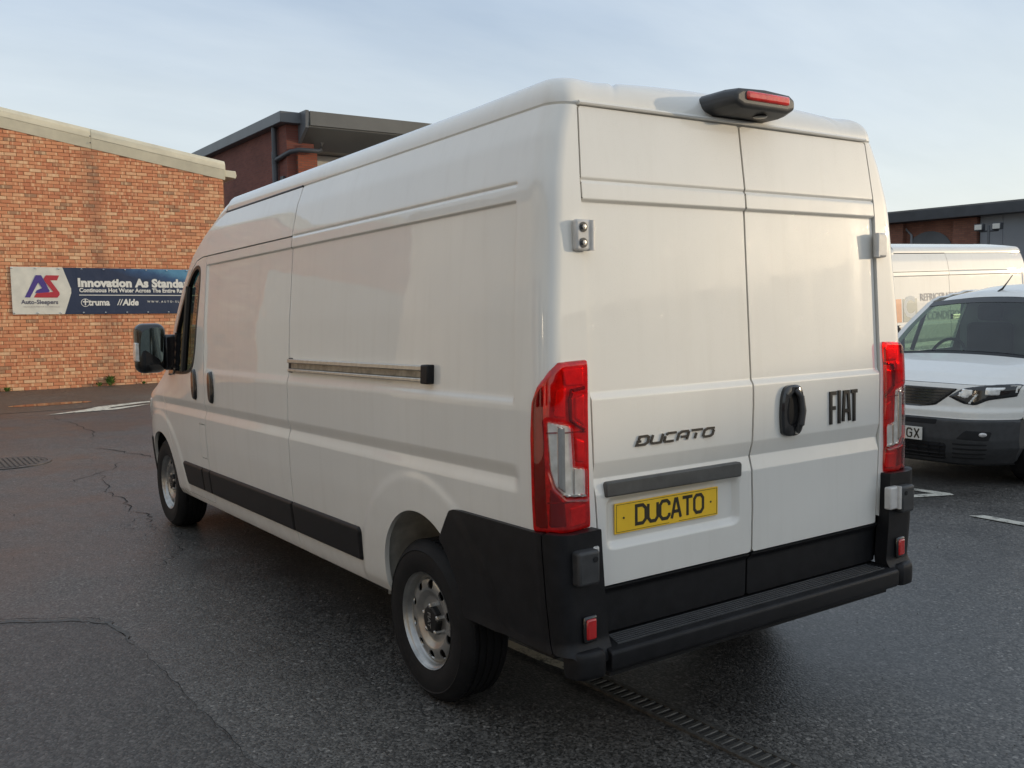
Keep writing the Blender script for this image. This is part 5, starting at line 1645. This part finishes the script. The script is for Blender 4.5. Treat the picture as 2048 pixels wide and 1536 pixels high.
# sides
for s_ in (-1, 1):
    xs_ = np.linspace(.0, 4.40, 110); zz = np.linspace(.22, 1.76, 50)
    XX, ZZ = np.meshgrid(xs_, zz, indexing='ij')
    # front boundary of the side follows the profile at |y|=1
    ez = np.linspace(.18, 1.80, 80)
    eu = np.array([U_(z) for z in ez])
    EP = sv_fn(eu, np.ones_like(eu))
    def side_fn(x, z):
        w_ = sv_w(z)
        xf = np.interp(z, EP[:, 2], EP[:, 0])
        return np.stack([x, s_ * (w_ - .0), z], -1)
    def side_sdf(x, z):
        xf = np.interp(z, EP[:, 2], EP[:, 0])
        top = z - np.interp(x, [p_[0] for p_ in prof_s[14:21]], [p_[1] - .05 for p_ in prof_s[14:21]])
        a1 = np.hypot(x - .86, z - .33) - .36; a2 = np.hypot(x - 3.64, z - .33) - .36
        win = sd_poly(x, z, [(1.30, 1.16), (1.62, 1.50), (1.75, 1.57), (2.35, 1.60), (2.35, 1.10), (1.38, 1.08)])
        return np.maximum.reduce([xf - x, top, -a1, -a2, x - 4.40, -win, .22 - z, np.minimum(.60 - z, .56 - x)])
    def flank_sdf(x, z):
        xf = np.interp(z, EP[:, 2], EP[:, 0]); a1 = np.hypot(x - .86, z - .33) - .36
        return np.maximum.reduce([xf - x, -a1, x - .62, z - .598, .22 - z])
    panel('bumper_flank', side_fn, np.linspace(0, .7, 60), np.linspace(.2, .65, 40), flank_sdf, M['plastic_grey'], SV, lambda P: np.zeros_like(P) + np.array([0, s_, 0]), 0, 0, .03, rake=False)
    panel('side_panel', side_fn, xs_, zz, side_sdf, M['paint'], SV, lambda P: np.zeros_like(P) + np.array([0, s_, 0]), 0, 0, .03, rake=False)
    m_ = MB(); m_.prism([(1.30, 1.16), (1.62, 1.50), (1.75, 1.57), (2.35, 1.60), (2.35, 1.10), (1.38, 1.08)], lambda p_, q, t_: (p_, s_ * (float(sv_w(q)) - .02), q), 0, 0)
    gl_ = mesh_obj('side_glass', [(p_, s_ * (float(sv_w(q)) - .015), q) for p_, q in [(1.30, 1.16), (1.62, 1.50), (1.75, 1.57), (2.35, 1.60), (2.35, 1.10), (1.38, 1.08)]], [(0, 1, 2, 3, 4, 5)], M['screen'], SV)
    MB().tube([(1.55, s_ * .865, 1.10), (1.68, s_ * .80, 1.50)], .022, 8).build('window_post', M['seal'], gl_)
    # dark bumper wrap on the flank
    pol = [(.18, .20), (.50, .20), (.50, .60), (.25, .60)]
    for xc in (.86, 3.64):
        fn = lambda a, b, t_: (xc + a, s_ * (.905 - t_), .325 + b)
        ty = MB().lathe([(.195, .03), (.20, .005), (.25, -.004), (.30, .004), (.325, .03), (.325, .17), (.20, .19)], fn, 48).build('wheel', M['rubber'], SV, smooth=30)
        MB().lathe([(.198, .012), (.19, .02), (.17, .03), (.15, .02), (.07, .03), (0, .02)], fn, 32).build('rim', M['steel'], ty, smooth=30)
    m_ = MB(); m_.box(1.40, 1.55, min(s_ * .93, s_ * 1.10), max(s_ * .93, s_ * 1.10), 1.05, 1.27); m_.build('door_mirror', M['gloss_black'], SV, bevel=.04, seg=3)
# underside, bulkhead and cab
MB().box(.45, 4.3, -.68, .68, .20, .32).build('floor_pan', M['dark'], SV)
MB().box(2.36, 2.40, -.80, .80, .3, 1.70).build('bulkhead', M['cladding'], SV)
MB().box(1.0, 1.35, -.80, .80, .8, 1.10).build('dashboard', M['interior'], SV, bevel=.06)
sw_ = MB(); sw_.tube([(1.42 + .08 * math.sin(a), .38 + .18 * math.cos(a), 1.06 + .17 * math.sin(a)) for a in np.linspace(0, 2 * math.pi, 25)], .016, 8, False); sw_.build('steering_wheel', M['interior'], SV, smooth=40)
for sy in (-.42, .40):
    st = MB().box(1.75, 2.2, sy - .24, sy + .24, .55, .78).build('seat', M['seat'], SV, bevel=.06)
    MB().box(2.18, 2.32, sy - .24, sy + .24, .78, 1.38).build('backrest', M['seat'], st, bevel=.05)
    MB().box(2.20, 2.30, sy - .13, sy + .13, 1.40, 1.58).build('headrest', M['seat'], st, bevel=.04)
# grille, lamps, plate
for s_ in (-1, 1):
    gpoly = [(U_(.69), 0), (U_(.69), s_ * .22), (U_(.71), s_ * .36), (U_(.79), s_ * .47), (U_(.862), s_ * .56), (U_(.868), 0)]
    g_ = svp('grille', gpoly, 'gloss_black', off=.006, edge=.01)
    for k in range(6):
        z_ = .712 + k * .026; e_ = np.interp(z_, [.69, .71, .79, .862], [.20, .33, .44, .52])
        svp('grille_slat', [(U_(z_), s_ * .005), (U_(z_), s_ * e_), (U_(z_ + .010), s_ * e_), (U_(z_ + .010), s_ * .005)], 'plastic_grey', g_, off=.014, edge=.004, du=.005)
    lpoly = [(U_(.79), s_ * .475), (U_(.735), s_ * .62), (U_(.725), s_ * .72), (U_(.77), s_ * .80), (U_(.80), s_ * .955), (U_(.915), s_ * .975), (U_(.92), s_ * .93), (U_(.865), s_ * .60)]
    l_ = svp('headlamp', lpoly, 'gloss_black', off=.010, edge=.012)
    svp('reflector_bowl', [(U_(.80), s_ * .55), (U_(.775), s_ * .64), (U_(.80), s_ * .68), (U_(.86), s_ * .70), (U_(.865), s_ * .60)], 'clear', l_, off=.013, edge=.01, du=.006)
    svp('reflector_bowl', [(U_(.81), s_ * .76), (U_(.81), s_ * .86), (U_(.885), s_ * .90), (U_(.88), s_ * .76)], 'clear', l_, off=.013, edge=.01, du=.006)
    svp('running_light', [(U_(.735), s_ * .655), (U_(.735), s_ * .68), (U_(.82), s_ * .735), (U_(.82), s_ * .71)], 'ban_text', l_, off=.015, edge=.004, du=.006, dy=.012)
    svp('running_light', [(U_(.83), s_ * .935), (U_(.83), s_ * .955), (U_(.905), s_ * .965), (U_(.905), s_ * .90), (U_(.895), s_ * .90), (U_(.89), s_ * .945)], 'ban_text', l_, off=.015, edge=.004, du=.006, dy=.012)
    f_ = svp('fog_light_recess', [(U_(.43), s_ * .60), (U_(.42), s_ * .84), (U_(.50), s_ * .86), (U_(.51), s_ * .68)], 'dark', off=.003, edge=.004)
    svp('fog_light', [(U_(.455), s_ * .79), (U_(.455), s_ * .815), (U_(.468), s_ * .828), (U_(.482), s_ * .828), (U_(.493), s_ * .815), (U_(.493), s_ * .79), (U_(.482), s_ * .778), (U_(.468), s_ * .778)], 'lamp_base', f_, off=.010, edge=.01, du=.006, dy=.012)
    for k in range(4):
        z_ = .25 + k * .042
        svp('intake_slat', [(U_(z_), s_ * .56), (U_(z_), s_ * .83), (U_(z_ + .018), s_ * .84), (U_(z_ + .018), s_ * .57)], 'dark', f_, off=.004, edge=.003, du=.006)
lg = svp('lower_grille', [(U_(.23), -.50), (U_(.23), .50), (U_(.385), .50), (U_(.385), -.50)], 'dark', off=.002, edge=.004)
for k in range(4):
    z_ = .245 + k * .036
    svp('grille_slat', [(U_(z_), -.50), (U_(z_), .50), (U_(z_ + .014), .50), (U_(z_ + .014), -.50)], 'plastic', lg, off=.012, edge=.004, du=.006)
for k in range(-4, 5):
    svp('grille_slat', [(U_(.235), k * .11 - .008), (U_(.385), k * .11 - .008), (U_(.385), k * .11 + .008), (U_(.235), k * .11 + .008)], 'plastic', lg, off=.010, edge=.004, dy=.006)
ug = svp('upper_grille', [(U_(.545), -.40), (U_(.545), .40), (U_(.59), .42), (U_(.59), -.42)], 'dark', off=.002, edge=.004)
pl = MB().box(-.022, -.012, -.26, .26, .395, .510).build('number_plate', M['plate_w'], SV, bevel=.002)
for i, ch in enumerate('GX'):
    letter_mb(ch, LETTERS, .052, .075, .014, lambda p_, q, t_, y0=-.115 - i * .072: (-.0225 - t_, y0 - p_, .415 + q), .001).build('letter', M['ink'], pl)
m_ = MB(); m_.tube([(1.74, .04, 1.70), (1.78, .02, 1.735), (1.82, .0, 1.79), (1.87, -.03, 1.87)], [.016, .011, .006, .004], 8)
m_.build('aerial', M['seal'], SV, smooth=40)
svp('bonnet_line', [(U_(.985), -.97), (U_(.988), -.97), (U_(.958), 0), (U_(.955), 0)], 'dark', bon, off=.001, du=.006) if False else None
